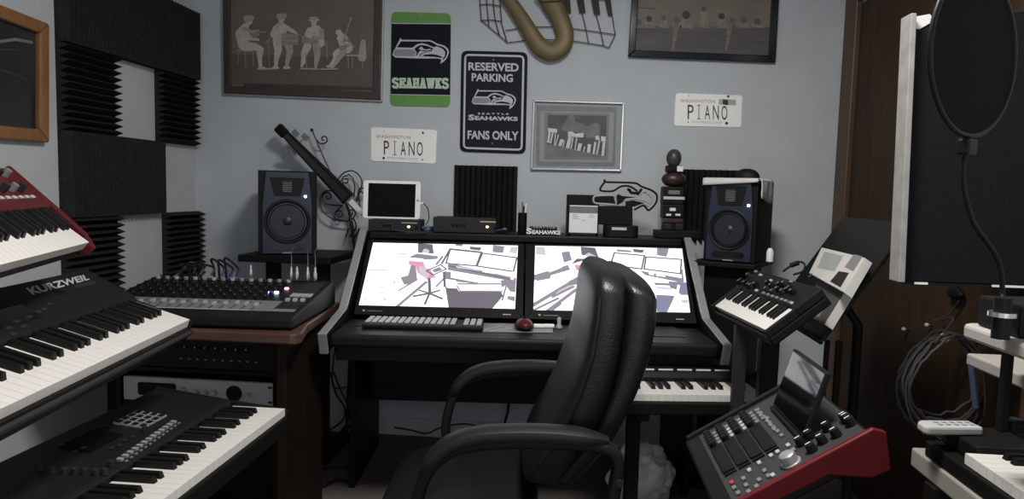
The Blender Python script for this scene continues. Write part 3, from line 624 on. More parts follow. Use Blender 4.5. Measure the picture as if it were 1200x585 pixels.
# ------------------------------------------------------------------ things on the top shelf
def shelf(px, yl):
    h_ = hit(px, 265, DM @ T(0, yl, 0) @ XZ); return h_.x
def shz(px, py, yl): return hit(px, py, DM @ T(0, yl, 0) @ XZ).y
def audio_box(px0, px1, pyt, yl, label, jacks, ledpx):
    x0, x1 = shelf(px0, yl), shelf(px1, yl); h_ = shz((px0 + px1) / 2, pyt, yl) - 1.0; w = x1 - x0
    S = thing('audio_interface', label, 'audio interface', DM @ T((x0 + x1) / 2, yl, 1.0005)); hw = w / 2
    b = MB(); b.box((-hw, .006, .004), (hw, .15, h_), m_blk); b.build('case', S, bevel=.002)
    b = MB(); b.box((-hw - .002, 0, .002), (hw + .002, .0055, h_ + .001), m_char); b.build('front_plate', S, bevel=.002)
    for k, u in enumerate(jacks):
        b = MB(); b.lathe([(.006, 0), (.006, .003), (.0035, .003), (.0035, .001)], m_blk, T(-hw + u * w, -.0002, h_ * .5) @ RX(90), 14); b.build('jack', S)
    lx = shelf(ledpx[0], yl) - (x0 + x1) / 2; b = MB(); b.ell((lx, -.001, h_ * .45), (.006, .002, .0045), e_led_o); b.build('power_light', S)
    b = MB(); b.cyl((lx + .035, -.001, h_ * .5), (lx + .035, -.012, h_ * .5), .006, m_blk2); b.build('knob', S)
    b = MB(); b.box((lx - .03, -.0006, h_ * .74), (lx + .035, .0, h_ * .82), m_lgrey); b.build('printed_mark', S)
    for u in (-.8, .8): b = MB(); b.box((u * hw - .01, .03, -.0004), (u * hw + .01, .1, .004), m_blk); b.build('foot', S)
    return h_
ah = audio_box(432, 492, 258, .64, 'black audio interface with an orange light under the white tablet', (.3, .36, .42), (479, 0))
audio_box(508, 580, 255.5, .66, 'black audio interface with an orange light in front of the foam tile', (.32, .38, .44, .5), (571, 0))
# tablet leaning on a small wire easel, standing on the first interface
x0, x1 = shelf(425, .70), shelf(492, .70); zt = shz(458, 212, .70); zb = 1.0 + ah + .001
S = thing('tablet', 'white framed tablet with a dark screen standing on the audio interface', 'tablet', DM @ T((x0 + x1) / 2, .70, zb + .001) @ RX(-6)); hw = (x1 - x0) / 2; hh = zt - zb
b = MB(); b.prism(rrect(-hw, 0, hw, hh, .012), -.004, .004, m_white, XZ); b.build('body', S, bevel=.0015)
b = MB(); b.flat([(-hw + .021, .008), (hw - .021, .008), (hw - .021, hh - .012), (-hw + .021, hh - .012)], .0046, m_tabglass, XZ); sc_ = b.build('screen', S)
b = MB(); b.lathe([(.006, 0), (.006, .0006), (.0045, .0006)], m_lgrey, T(hw - .0105, -.0046, hh / 2) @ RX(90), 16); b.build('home_button', S)
b = MB(); b.box((hw - .001, -.002, hh * .42), (hw + .012, .002, hh * .42 + .006), m_white); b.tube(smoothpath([(hw + .01, 0, hh * .44), (hw + .03, .01, hh * .3), (hw + .035, .02, hh * .05), (hw + .02, .04, -.02)], 5), .002, m_cable, 6); b.build('charging_plug', S)
b = MB(); b.tube([(-.05, .0045, .08), (-.05, .07, .004)], .003, m_iron); b.tube([(.05, .0045, .08), (.05, .07, .004)], .003, m_iron); b.tube([(-.05, .07, .003), (.05, .07, .003)], .003, m_iron); b.build('easel_leg', S)
b = MB(); pts = [DM @ Vector(v) for v in ((shelf(459, .62), .632, 1.035), (shelf(462, .61), .60, 1.012), (shelf(480, .6), .595, 1.004), (shelf(500, .6), .61, 1.004), (shelf(506, .7), .70, 1.004))]
b.tube(smoothpath(pts, 6), .0022, m_gcable, 6); one('audio_cable', b, 'thin grey cable running between the two audio interfaces on the shelf', 'cable', None, 'loose cables')
b = MB(); xx = shelf(499, .72); b.tube(smoothpath([(xx, .74, 1.006), (xx - .02, .72, 1.012), (xx + .02, .70, 1.02), (xx + .04, .73, 1.008), (xx + .015, .76, 1.006)], 6), .006, m_blue, 8); one('cable_bundle', b, 'dark blue cable bundle on the shelf between the audio interfaces', 'cable', DM, smooth=True)
b = MB(); xx = shelf(588, .74); b.tube(smoothpath([(xx - .02, .76, 1.006), (xx, .72, 1.014), (xx + .015, .70, 1.02), (xx + .02, .74, 1.01)], 6), .006, m_blue, 8); one('cable_bundle', b, 'dark blue cable bundle beside the pen cup', 'cable', DM, smooth=True)
# pen cup
x = (shelf(608, .72) + shelf(616, .72)) / 2; S = thing('pen_cup', 'narrow black cup holding pens between the foam tile and the white lettered base', 'cup', DM @ T(x, .72, 1.0004))
b = MB(); b.lathe([(.017, 0), (.019, .003), (.019, .09), (.016, .09), (.016, .006)], m_blk); b.build('cup', S, smooth=True)
for k, (dx, dy, m, h_) in enumerate(((-.009, 0, m_lgrey, .122), (-.001, .006, m_grey, .135), (.008, 0, m_paperw, .128), (.003, -.006, m_char, .118))):
    b = MB(); b.cyl((dx * .5, dy * .5, .008), (dx * 1.7, dy, h_), .0036, m, seg=8); tag(b.build('pen'), 'pale pen in the cup' if 0 else ['grey pen leaning left in the black cup', 'mid grey pen at the back of the black cup', 'white pen leaning right in the black cup', 'dark pen at the front of the black cup'][k], 'pen', 'pens in the black cup').matrix_basis = S.matrix_basis
# lettered base
x0, x1 = shelf(617, .66), shelf(657, .66); cx = (x0 + x1) / 2; hw = (x1 - x0) / 2
S = thing('lettered_base', 'small empty figurine base with white raised team letters on the desk shelf', 'figurine base', DM @ T(cx, .66, 1.0004))
b = MB(); b.box((-hw, .004, 0), (hw, .075, .014), m_blk2); b.build('plinth', S, bevel=.003)
b = MB(); b.box((-hw * .82, .012, .0142), (hw * .82, .06, .034), m_char); b.build('upper_step', S, bevel=.004)
b = MB(); f = lambda x0, x1, z0, z1: [(x0, z0), (x1, z0), (x1, z1), (x0, z1)]
text(b, 'S', f(-hw, -hw + .022, .004, .028), .006, m_white, .04, 1, XZ @ T(0, 0, -.004)); text(b, 'EAHAWKS', f(-hw + .024, hw, .004, .021), .006, m_white, .045, 1, XZ @ T(0, 0, -.004)); text(b, 'SEATTLE', f(-hw * .6, hw * .65, .030, .038), .006, m_lgrey, .03, 1.4, XZ @ T(0, 0, -.004))
b.build('lettering', S)
# note holder with card
yl = .68; x0, x1 = shelf(664.5, yl), shelf(702, yl); hh = shz(683, 228.5, yl) - 1.0; cx = (x0 + x1) / 2; hw = (x1 - x0) / 2
S = thing('card_holder', 'black upright box behind a white card beside the bird head sculpture', 'card holder', DM @ T(cx, yl, 1.0004))
b = MB(); b.box((-hw, .02, 0), (hw, .09, hh), m_blk); b.build('box', S, bevel=.003)
b = MB(); b.box((-hw * .8, -.006, 0), (hw * .8, .0195, .012), m_blk2); b.build('ledge', S, bevel=.002)
c = tag(thing('note_card', 'white printed card with a grey band leaning on the black box', 'card', DM @ T(cx, yl, 1.0004)), 'white printed card with a grey band leaning on the black box', 'card')
xa, xb = shelf(667, yl) - cx, shelf(700, yl) - cx; za, zb = .0135, shz(683, 241, yl) - 1.0
b = MB(); b.box((xa, .006, za), (xb, .009, zb), m_paperw); b.build('card', c); b = MB(); b.box((xa, .0055, zb - .032), (xb, .0058, zb - .004), m_grey); b.build('grey_band', c)
b = MB()
for u, v, w in ((.1, .62, .22), (.1, .56, .26), (.68, .62, .22), (.1, .68, .15), (.7, .68, .16), (.45, .5, .1)): b.box((xa + u * (xb - xa), .0056, v * zb), (xa + (u + w) * (xb - xa), .0058, v * zb + .003), m_lgrey)
b.build('printed_lines', c)
# bird head sculpture
yl = .70; Ms = DM @ T(0, yl, 0) @ XZ; z3 = lambda p: [tuple(hit(a, bb, Ms)[:2]) for a, bb in zo(p, 685, 200, 6.88)]
x0 = shelf(725, yl); S = thing('logo_sculpture', 'black and grey cut-out bird head emblem on a round-cornered black base', 'sculpture', DM @ T(x0, yl, 1.0004))
g = lambda p: [(x - x0, z - 1.0) for x, z in z3(p)]
b = MB(); q = g([(150, 535), (425, 535), (425, 445), (150, 445)]); hwb = (q[1][0] - q[0][0]) / 2; cb = (q[1][0] + q[0][0]) / 2; hb = q[2][1]
b.prism(rrect(cb - hwb, -.045, cb + hwb, .045, .03), 0, hb, m_blk2); b.build('base', S, bevel=.003)
b = MB(); q = g([(110, 455), (385, 455), (385, 285), (110, 285)]); b.prism([(q[0][0], hb + .0003), (q[1][0], hb + .0003), (q[1][0] - .002, q[2][1] - .03), (q[2][0], q[2][1]), (q[3][0], q[3][1])], -.008, .008, m_blk, XZ); b.build('neck_plate', S, bevel=.003)
b = MB(); q = g([(208, 474), (325, 476), (325, 456), (208, 455)]); b.box((q[0][0], -.0465, q[0][1]), (q[1][0], -.0452, q[2][1]), m_signsil); b.build('name_strip', S)
def T3(name, lines, r, mat, yy=0):
    b = MB()
    for ln in lines: b.tube([(x, yy, z) for x, z in [tuple(v[:2]) for v in smoothpath([(a, c_, 0) for a, c_ in g(ln)], 4)]], r, mat, 8)
    b.build(name, S, smooth=True)
T3('black_outline', [[(165,72),(168,92),(290,96),(410,102),(460,130),(540,160),(582,200),(575,262),(520,320),(495,300),(470,282),(400,318)], [(165,92),(135,130),(128,160),(180,168),(235,163),(280,135),(320,124),(370,130),(425,166)]], .0042, m_blk)
T3('black_eye', [[(345,150),(362,158),(380,180),(440,178),(458,148)]], .006, m_blk); T3('black_brow', [[(428,200),(436,188)], [(484,182),(486,172)]], .005, m_blk)
T3('grey_outline', [[(95,204),(75,215),(72,245),(90,264),(170,270),(245,277)], [(95,204),(170,200),(240,205),(258,235),(252,282)]], .0042, m_lgrey)
T3('grey_beak_line', [[(310,262),(330,238),(400,228),(470,240),(520,262),(535,250),(540,220),(520,195),(480,172),(455,180),(440,208)]], .0045, m_lgrey); T3('grey_mouth', [[(335,262),(370,250),(440,258),(500,278),(520,290)]], .004, m_lgrey)
b = MB(); b.prism(g([(255,205),(275,190),(300,205),(420,215),(330,225),(305,258),(262,280)]), -.004, .004, m_blk, XZ); b.prism(g([(330,250),(390,240),(480,262),(400,292),(330,285)]), -.004, .004, m_blk, XZ); b.build('black_cheek', S)
b = MB(); b.prism(g([(92,206),(235,207),(250,270),(95,262)]), -.003, .001, m_blk, XZ); b.build('dark_crest', S)
# stacked block column
yl = .74; x0 = shelf(788, yl); Ms = DM @ T(0, yl, 0) @ XZ; z5 = lambda p: [(x - x0, z - 1.0) for x, z in [tuple(hit(a, bb, Ms)[:2]) for a, bb in zo(p, 760, 170, 5.317)]]
S = thing('stacked_column', 'narrow dark column of stacked rounded blocks with pale bands at the right of the shelf', 'ornament', DM @ T(x0, yl, 1.0004))
q = z5([(40, 560), (300, 535)]); b = MB(); b.box((q[0][0], -.05, 0), (q[1][0], .05, q[1][1]), m_blk2); b.build('base', S, bevel=.004); zb0 = q[1][1]
def blk(n, a, c_, mat, dp=.032, bev=.006, gap=None):
    q = z5([a, c_]); b = MB(); b.box((q[0][0], -dp, max(q[0][1], zb0 + .0003)), (q[1][0], dp, q[1][1]), mat); return b.build(n, S, bevel=bev), q
blk('foot', (85, 535), (140, 488), m_char, .03); blk('foot', (155, 535), (212, 488), m_char, .03); blk('leg_block', (86, 487), (212, 456), m_brown, .03)
blk('lower_block', (80, 455), (214, 372), m_blk2, .034); blk('middle_block', (80, 371), (214, 262), m_blk2, .034)
q = z5([(82, 338), (213, 324)]); b = MB(); b.box((q[0][0], -.037, q[0][1]), (q[1][0], -.0345, q[1][1]), m_signsil); b.build('pale_band', S, bevel=.001)
q = z5([(112, 306), (184, 284)]); b = MB(); b.prism(rrect(q[0][0], q[0][1], q[1][0], q[1][1], .004), .0345, .037, m_grey, XZ); b.build('grey_patch', S)
for r0, r1 in (((120, 410), (158, 392)), ((98, 440), (130, 428)), ((155, 440), (187, 428))): q = z5([r0, r1]); b = MB(); b.box((q[0][0], -.037, q[0][1]), (q[1][0], -.0345, q[1][1]), m_paperw); b.build('pale_patch', S, bevel=.001)
q = z5([(78, 261), (238, 168)]); b = MB(); b.ell(((q[0][0] + q[1][0]) / 2, 0, (q[0][1] + q[1][1]) / 2), ((q[1][0] - q[0][0]) / 2, .042, (q[1][1] - q[0][1]) / 2), m_brown); b.build('rounded_block', S, smooth=True)
blk('neck_block', (108, 172), (210, 130), m_blk, .026); q = z5([(168, 166), (206, 134)]); b = MB(); b.box((q[0][0], -.029, q[0][1]), (q[1][0], -.0263, q[1][1]), m_paperw); b.build('pale_patch', S)
q = z5([(108, 140), (208, 26)]); b = MB(); b.ell(((q[0][0] + q[1][0]) / 2, 0, (q[0][1] + q[1][1]) / 2), ((q[1][0] - q[0][0]) / 2, .032, (q[1][1] - q[0][1]) / 2), m_dkgrn); b.build('top_knob', S, smooth=True)
# ------------------------------------------------------------------ the leather chair
CM = T(-.13, 1.77, 0) @ RZ(4)
S = thing('office_chair', 'high-backed black leather office chair in front of the desk', 'chair', CM)
PX = lambda p: tuple(hit(*p, CM @ T(0, -.24, 0) @ XZ)[:2])
def se(xc, zc, hx, hw, n=28, pw=.55, tilt=0, lobes=0):
    """superellipse ring across the back, in the plane leaning with the recline"""
    out = []
    for j in range(n):
        a = 2 * math.pi * j / n; c_, s_ = math.cos(a), math.sin(a)
        x = hx * math.copysign(abs(c_) ** pw, c_); y = hw * math.copysign(abs(s_) ** pw, s_)
        out.append((xc + x, y, zc - x * tilt))
    return out
# stations: z, front x, seam x, rear x, half width
ST = [(.50, .02, .085, .135, .20), (.56, .045, .125, .18, .225), (.62, .080, .16, .225, .24), (.68, .108, .188, .25, .25), (.74, .128, .208, .275, .255), (.82, .150, .222, .300, .258), (.90, .160, .230, .312, .256), (.95, .163, .232, .312, .25)]
def interp(z):
    for a, c_ in zip(ST, ST[1:]):
        if a[0] <= z <= c_[0]:
            t = (z - a[0]) / (c_[0] - a[0]); return [a[k] + (c_[k] - a[k]) * t for k in range(5)]
    return list(ST[-1])
rf, rb = [], []
for k in range(22):
    s_ = interp(.50 + .45 * k / 21); rf.append(se((s_[1] + s_[2]) / 2 + .004, s_[0], (s_[2] - s_[1]) / 2 + .012, s_[4], pw=.5, tilt=.25)); rb.append(se((s_[2] + s_[3]) / 2, s_[0], (s_[3] - s_[2]) / 2 + .006, s_[4] - .006, pw=.55, tilt=.25))
def crown(ring_c, hx, hw, z0, h_, dx, out, n=9, pw=.55):
    for k in range(1, n + 1):
        a = math.pi / 2 * k / n; s_ = math.cos(a); out.append(se(ring_c + dx * math.sin(a), z0 + h_ * math.sin(a), max(hx * s_ ** .6, .004), max(hw * (.30 + .70 * s_ ** .75), .02), pw=pw, tilt=.25))
s_ = ST[-1]
crown((s_[1] + s_[2]) / 2 + .004, (s_[2] - s_[1]) / 2 + .012, s_[4], s_[0], .058, .008, rf); crown((s_[2] + s_[3]) / 2, (s_[3] - s_[2]) / 2 + .006, s_[4] - .006, s_[0], .045, -.012, rb)
def lead(rings):
    a = rings[0]; c_ = [sum(p[i] for p in a) / len(a) for i in range(3)]
    return [[tuple(c_[i] + (p[i] - c_[i]) * f - (0, 0, d)[i] for i in range(3)) for p in a] for f, d in ((.55, .022), (.86, .014))] + rings
b = MB(); b.loft(lead(rf), m_leather); o = b.build('back_cushion', S, smooth=True, subsurf=1)
b = MB(); b.loft(lead(rb), m_leather); o = b.build('back_shell', S, smooth=True, subsurf=1)
for sg in (-1, 1):
    b = MB(); pts = []
    for k in range(16):
        s_ = interp(.56 + .39 * k / 15); pts.append((s_[1] + .012, sg * (s_[4] - .004), s_[0]))
    b.tube(smoothpath(pts, 3), .005, m_leather2, 6); b.build('piping', S, smooth=True)
b = MB()
for x0, x1, z0, z1 in ((-.34, .06, .36, .445),):
    rings = []
    for k in range(9):
        t = k / 8; zz_ = z0 + (z1 - z0) * t; f = 1 - .10 * abs(2 * t - 1) ** 3
        rings.append([((x0 + x1) / 2 + (x1 - x0) / 2 * f * math.copysign(abs(math.cos(a)) ** .45, math.cos(a)), .255 * f * math.copysign(abs(math.sin(a)) ** .45, math.sin(a)), zz_ - (.03 * max(0, -math.cos(a)) if k > 0 else 0)) for a in [2 * math.pi * j / 36 for j in range(36)]])
    b.loft(rings, m_leather)
b.build('seat', S, smooth=True, subsurf=1)
b = MB(); b.box((-.2, -.14, .335), (.06, .14, .359), m_blk); b.build('seat_plate', S, bevel=.006)
def flatring(p, t, wy, h_, n=12):
    t = Vector(t).normalized(); u = Vector((0, 1, 0)); v = t.cross(u); out = []
    for j in range(n):
        a = 2 * math.pi * j / n; c_, s2 = math.cos(a), math.sin(a)
        out.append(tuple(Vector(p) + u * wy * math.copysign(abs(c_) ** .7, c_) + v * h_ * math.copysign(abs(s2) ** .7, s2)))
    return out
def sweep(mb, path, wy, h_, mat):
    P = [Vector(p) for p in path]; rings = []
    for i, p in enumerate(P):
        t = P[min(i + 1, len(P) - 1)] - P[max(i - 1, 0)]; a = wy[i] if isinstance(wy, list) else wy; c_ = h_[i] if isinstance(h_, list) else h_
        rings.append(flatring(p, t, a, c_))
    mb.loft(rings, mat)
for sg in (-1, 1):
    yy = sg * .292
    loop = smoothpath([(.205, yy, .44), (.215, yy, .52), (.222, yy, .60), (.19, yy, .632), (.10, yy, .638), (0, yy, .637), (-.08, yy, .63), (-.145, yy, .61), (-.19, yy, .565), (-.212, yy, .50), (-.215, yy, .44), (-.19, yy, .405), (-.12, yy * .93, .392)], 4)
    b = MB(); sweep(b, loop, .022, .014, m_blk2); b.build('arm_frame', S, smooth=True)
    pad = smoothpath([(.20, yy, .645), (.12, yy, .655), (.02, yy, .657), (-.07, yy, .650), (-.135, yy, .632), (-.178, yy, .597), (-.203, yy, .548)], 4); n = len(pad)
    b = MB(); sweep(b, pad, [.033 * min(1, .45 + 2.2 * min(i, n - 1 - i) / n * 2) for i in range(n)], [.017 * min(1, .5 + 4 * min(i, n - 1 - i) / n) for i in range(n)], m_leather2); b.build('arm_pad', S, smooth=True)
    for bx_, bz_ in ((.225, .56), (.208, .47)): b = MB(); b.cyl((bx_, yy - sg * .03, bz_), (bx_, yy + sg * .026, bz_), .008, m_char); b.build('arm_bolt', S)
    b = MB(); b.box((.14, min(yy, sg * .2), .43), (.22, max(yy, sg * .2), .46), m_blk2); b.build('arm_bracket', S, bevel=.006)
b = MB(); b.cyl((-.08, 0, .12), (-.08, 0, .336), .03, m_blk2, .022); b.build('gas_lift', S, smooth=True)
for k in range(5):
    a = 2 * math.pi * k / 5 + .3; ex, ey = -.08 + .30 * math.cos(a), .30 * math.sin(a)
    b = MB(); b.tube([(-.08, 0, .115), (-.08 + .15 * math.cos(a), .15 * math.sin(a), .105), (ex, ey, .078)], [.034, .026, .02], m_blk2, 10); l = b.build('base_leg', S, smooth=True)
    b = MB()
    for dy in (-.014, .014): b.cyl((ex - math.sin(a) * (dy - .009), ey + math.cos(a) * (dy - .009), .0272), (ex - math.sin(a) * (dy + .009), ey + math.cos(a) * (dy + .009), .0272), .027, m_blk)
    b.cyl((ex, ey, .03), (ex, ey, .078), .008, m_blk); b.build('caster', l)
# ================================================================== keyboards
def keys(S, x0, y0, z0, nw, first, W, L, bl=.62, wm=None, hw=.020, bh=.0125):
    """white and black keys, each an object; x0 = left end, first = 0 for C"""
    wm = wm or m_wkey; w = MB(); w.box((.0003, 0, -hw), (W - .0003, L, 0), wm); wme = None; bme = None
    k = MB(); bw = W * .30; k.add([(-bw, 0, -.004), (bw, 0, -.004), (bw, L * bl, -.004), (-bw, L * bl, -.004), (-bw * .82, .006, bh), (bw * .82, .006, bh), (bw * .82, L * bl, bh), (-bw * .82, L * bl, bh)],
                               [(0, 3, 2, 1), (4, 5, 6, 7), (0, 1, 5, 4), (1, 2, 6, 5), (2, 3, 7, 6), (3, 0, 4, 7)], m_bkey)
    for i in range(nw):
        if wme is None: o = wme = w.build('white_key', S)
        else: o = wme.copy(); COL.objects.link(o)
        o.location = (x0 + i * W, y0, z0)
        if (first + i) % 7 in (0, 1, 3, 4, 5) and i < nw - 1:
            if bme is None: o = bme = k.build('black_key', S, bevel=.0012)
            else: o = bme.copy(); COL.objects.link(o)
            o.location = (x0 + (i + 1) * W, y0 + L * (1 - bl), z0)
def knob(mb, x, y, z, r, h, mat, seg=10): mb.lathe([(r, 0), (r * .85, h), (r * .3, h)], mat, T(x, y, z), seg)
# red stage keyboard, top tier. frame: right front key corner, x to the player's right
o = onp(104.5, 284, z=1.047); M = T(*o) @ RZ(90 + 21) @ RX(40)
W = .0235; nw = 36; xl = -nw * W
S = thing('stage_keyboard', 'red stage keyboard on the top tier of the left keyboard rack', 'keyboard', M)
keys(S, xl, 0, 0, nw, 5, W, .102, .6)
b = MB(); b.box((xl - .05, .006, -.05), (.0165, .215, -.0215), m_blk); b.build('lower_case', S, bevel=.004)
b = MB(); b.prism([(.104, -.02), (.104, .008), (.115, .014), (.215, .02), (.215, -.02)], xl - .05, .0165, m_red2, YZ); b.build('control_panel', S, bevel=.003)
sidep = [(-.012, -.03), (-.014, -.008), (.02, .006), (.104, .014), (.22, .024), (.22, -.05), (.05, -.05)]
for a, c_ in ((.017, .034), (xl - .068, xl - .051)): b = MB(); b.prism(sidep, a, c_, m_nord, YZ); b.build('end_cheek', S, bevel=.004)
b = MB(); b.box((.036, -.008, -.02), (.038, -.001, -.012), m_lgrey); b.build('cheek_screw', S)
PM = M @ T(0, 0, .02)
for k in range(20):
    b = MB(); x = -.055 - .04 * (k // 2) - (.012 if k % 2 else 0); y = .15 if k % 2 else .19; knob(b, x, y, .0145 + (y - .115) * .06, .008, .016, m_char if k % 3 else m_grey); b.build('knob', S, smooth=True)
b = MB()
for k in range(12): x = -.04 - .03 * k; b.box((x - .008, .126, .0142), (x + .008, .134, .018), m_lgrey)
b.build('button_row', S, bevel=.001)['label'] = 'row of pale grey buttons'
# KURZWEIL on the middle tier
o = onp(222.5, 374.5, z=.835); M = T(*o) @ RZ(90 + 9) @ RX(18.5); nw = 52; xl = -nw * W
S = thing('stage_keyboard', 'long black keyboard with pale capital lettering on the middle tier of the left rack', 'keyboard', M)
keys(S, xl, 0, 0, nw, 5, W, .138)
b = MB(); b.box((xl - .16, -.006, -.06), (.006, .28, -.0215), m_blk); b.build('lower_case', S, bevel=.005)
b = MB(); b.box((xl - .155, -.018, -.036), (.012, -.0065, -.025), m_char); b.build('front_rail', S, bevel=.004)
b = MB(); b.prism([(.140, -.02), (.140, .004), (.152, .010), (.280, .036), (.285, -.02)], xl - .155, .006, m_blk2, YZ); b.build('control_panel', S, bevel=.004)
b = MB(); b.prism([(-.006, -.058), (-.006, -.004), (.140, .002), (.152, .011), (.284, .037), (.284, -.058)], .0065, .012, m_blk2, YZ); b.build('end_cheek', S, bevel=.003)
AK = T(0, .152, .010) @ RX(math.degrees(math.atan2(.026, .128))); PL = M @ AK
q = [tuple(hit(*p, PL)[:2]) for p in ((38.5, 346), (105, 328), (102, 321.5), (30, 338))]
b = MB(); text(b, 'KURZWEIL', q, .0006, m_lgrey, .03, 1, AK); b.build('lettering', S)
b = MB(); q = [tuple(hit(*p, PL)[:2]) for p in ((88, 338.5), (113, 333), (111, 329), (86, 334.5))]; b.flat(q, .0006, m_char, AK); b.build('model_mark', S)
b = MB(); c = hit(12, 372, PL); b.box((c.x - .07, c.y - .025, -.004), (c.x + .07, c.y + .025, .0014), m_gloss, AK); b.build('display', S, bevel=.001)
for pp in ((20, 377), (34, 372), (45, 366), (52, 363), (10, 385), (28, 383), (58, 357), (15, 392)):
    c = hit(*pp, PL); b = MB(); b.box((c.x - .008, c.y - .004, -.003), (c.x + .008, c.y + .004, .002), m_char, AK); b.build('button', S, bevel=.001)
# workstation on the bottom tier
o = onp(334, 479, z=.58); M = T(*o) @ RZ(90); nw = 36; xl = -nw * W
S = thing('synth_workstation', 'black keyboard workstation with a pale pad grid on the lowest tier at left', 'keyboard', M)
keys(S, xl, 0, 0, nw, 0, W, .145)
b = MB(); b.box((xl - .10, -.006, -.07), (.012, .37, -.0215), m_blk); b.build('lower_case', S, bevel=.006)
b = MB(); b.prism([(.148, -.02), (.148, .010), (.16, .016), (.365, .036), (.37, -.02)], xl - .10, .0, m_blk2, YZ); b.build('control_panel', S, bevel=.004)
b = MB(); b.prism([(-.006, -.066), (-.006, -.004), (.02, .0), (.148, .012), (.37, .04), (.37, -.066)], .0005, .014, m_blk, YZ); b.build('end_cheek', S, bevel=.004)
PL = M @ T(0, .16, .0162) @ RX(math.degrees(math.atan(.02 / .205)))
f = lambda p: [tuple(hit(a, c_, PL)[:2]) for a, c_ in zo(p, 0, 430, 3.43)]
A = T(0, .16, .0162) @ RX(math.degrees(math.atan(.02 / .205)))
c0 = f([(470, 232), (655, 195), (545, 185), (590, 245)]); u0, v0 = c0[0]
m_padline = pm('pad_outline', (.24, .25, .25), .5)
cen = f([(565, 214)])[0]
for r_ in range(4):
    for c_ in range(4):
        x, y = cen[0] + (c_ - 1.5) * .024, cen[1] + (r_ - 1.5) * .020
        b = MB(); b.prism(rrect(x - .011, y - .009, x + .011, y + .009, .002, 2), 0, .004, m_padline, A); b.prism(rrect(x - .0085, y - .0065, x + .0085, y + .0065, .002, 2), .0041, .005, m_blk, A); b.build('pad', S)
a0, a1 = f([(475, 376)])[0], f([(690, 225)])[0]
for k in range(13):
    t = k / 12; x, y = a0[0] + (a1[0] - a0[0]) * t, a0[1] + (a1[1] - a0[1]) * t
    b = MB(); b.box((x - .005, y - .010, .0), (x + .005, y + .002, .005), m_padline, A); b.box((x - .004, y - .02, 0), (x + .004, y - .016, .003), m_grey, A); b.build('slider_button', S)
d0 = f([(370, 300)])[0]; b = MB(); b.prism(rrect(d0[0] - .055, d0[1] - .035, d0[0] + .055, d0[1] + .035, .003), 0, .003, m_scrglass, A); b.build('display', S)
for k, pp in enumerate(((245, 320), (270, 300), (410, 245), (430, 240), (335, 330), (300, 345), (480, 320), (500, 300), (530, 285), (450, 330), (165, 415), (210, 425), (260, 430), (300, 430), (340, 430), (385, 435), (420, 432), (445, 400), (580, 260))):
    x, y = f([pp])[0]; b = MB()
    if k < 10: b.box((x - .006, y - .004, 0), (x + .006, y + .004, .004), m_char, A); b.build('button', S, bevel=.001)
    else: b.lathe([(.007, 0), (.006, .012), (.002, .012)], m_char, A @ T(x, y, 0), 10); b.build('knob', S, smooth=True)
# the rack that carries the upper tiers, and the stand under the lowest
S = thing('keyboard_rack', 'black tiered stand carrying the red keyboard and the long black keyboard below it', 'keyboard stand', T(-1.45, 1.1, 0))
for y in (.62, 1.25):
    b = MB(); b.box((-1.60, y - .02, 0), (-1.56, y + .02, 1.16), m_blk); b.build('upright', S, world=True, bevel=.003)
    b = MB(); b.box((-1.70, y - .02, .0), (-1.0, y + .02, .035), m_blk); b.build('foot', S, world=True, bevel=.003)
def arm(p, q_): b = MB(); b.tube([p, q_], .014, m_blk, 8); b.build('support_arm', S, world=True)
def under(Mk, x, zl): return Mk @ Vector((x, .03, zl)), Mk @ Vector((x, .20, zl))
Mr = T(*onp(104.5, 284, z=1.047)) @ RZ(111) @ RX(40); Mk_ = T(*onp(222.5, 374.5, z=.835)) @ RZ(99) @ RX(18.5)
for Mk, zl, xs in ((Mr, -.0655, (-.22, -.7)), (Mk_, -.0755, (-.42, -1.0))):
    for x in xs:
        p, q_ = under(Mk, x, zl); arm(p, q_); y = 1.25 if x > -.5 else .62
        arm(q_ + (q_ - p).normalized() * .005, Vector((-1.58, y, max(q_.z + .02, .2))))
S = thing('keyboard_stand', 'black stand under the lowest keyboard workstation at left', 'keyboard stand', T(-.95, 1.35, 0))
for y in (1.68, 1.0):
    b = MB(); b.box((-1.12, y - .015, .47), (-.80, y + .015, .5095), m_blk); b.build('top_bar', S, world=True, bevel=.003)
    b = MB(); b.box((-.98, y - .015, .0), (-.94, y + .015, .469), m_blk); b.build('leg', S, world=True, bevel=.003)
    b = MB(); b.box((-1.15, y - .02, .0), (-.77, y + .02, .03), m_blk); b.build('foot', S, world=True, bevel=.003)
# ------------------------------------------------------------------ mixing desk corner
S = thing('side_table', 'reddish wooden table carrying the mixing console', 'table', T(-1.28, 2.2, 0))
b = MB(); b.prism([(-1.79, 1.985), (-.83, 1.985), (-.812, 1.992), (-.803, 2.01), (-.84, 2.15), (-.88, 2.58), (-1.79, 2.58)], .705, .7395, m_table); b.build('tabletop', S, world=True, bevel=.006)
b = MB(); b.box((-.895, 2.04, 0), (-.865, 2.36, .7045), m_dkwood); b.build('side_panel', S, world=True, bevel=.003)
b = MB(); b.box((-1.775, 2.50, 0), (-1.735, 2.54, .7045), m_dkwood); b.build('leg', S, world=True, bevel=.003)
b = MB(); b.box((-1.44, 2.425, .3), (-.90, 2.44, .7045), m_dkwood); b.build('back_panel', S, world=True, bevel=.003)
MX = T(-.8375, 2.02, .7405) @ RZ(3.5)
S = thing('mixing_console', 'grey and black mixing console with rows of knobs and faders on the wooden table', 'mixer', MX)
w = .66; sl = math.degrees(math.atan2(.05, .40))
b = MB(); b.prism([(0, .006), (0, .036), (.06, .046), (.44, .094), (.47, .085), (.47, .006)], -w, 0, m_blk2, YZ); b.build('body', S, bevel=.006)
for x in (-.06, -.6):
    for y in (.04, .42): b = MB(); b.cyl((x, y, 0), (x, y, .0055), .015, m_blk); b.build('rubber_foot', S)
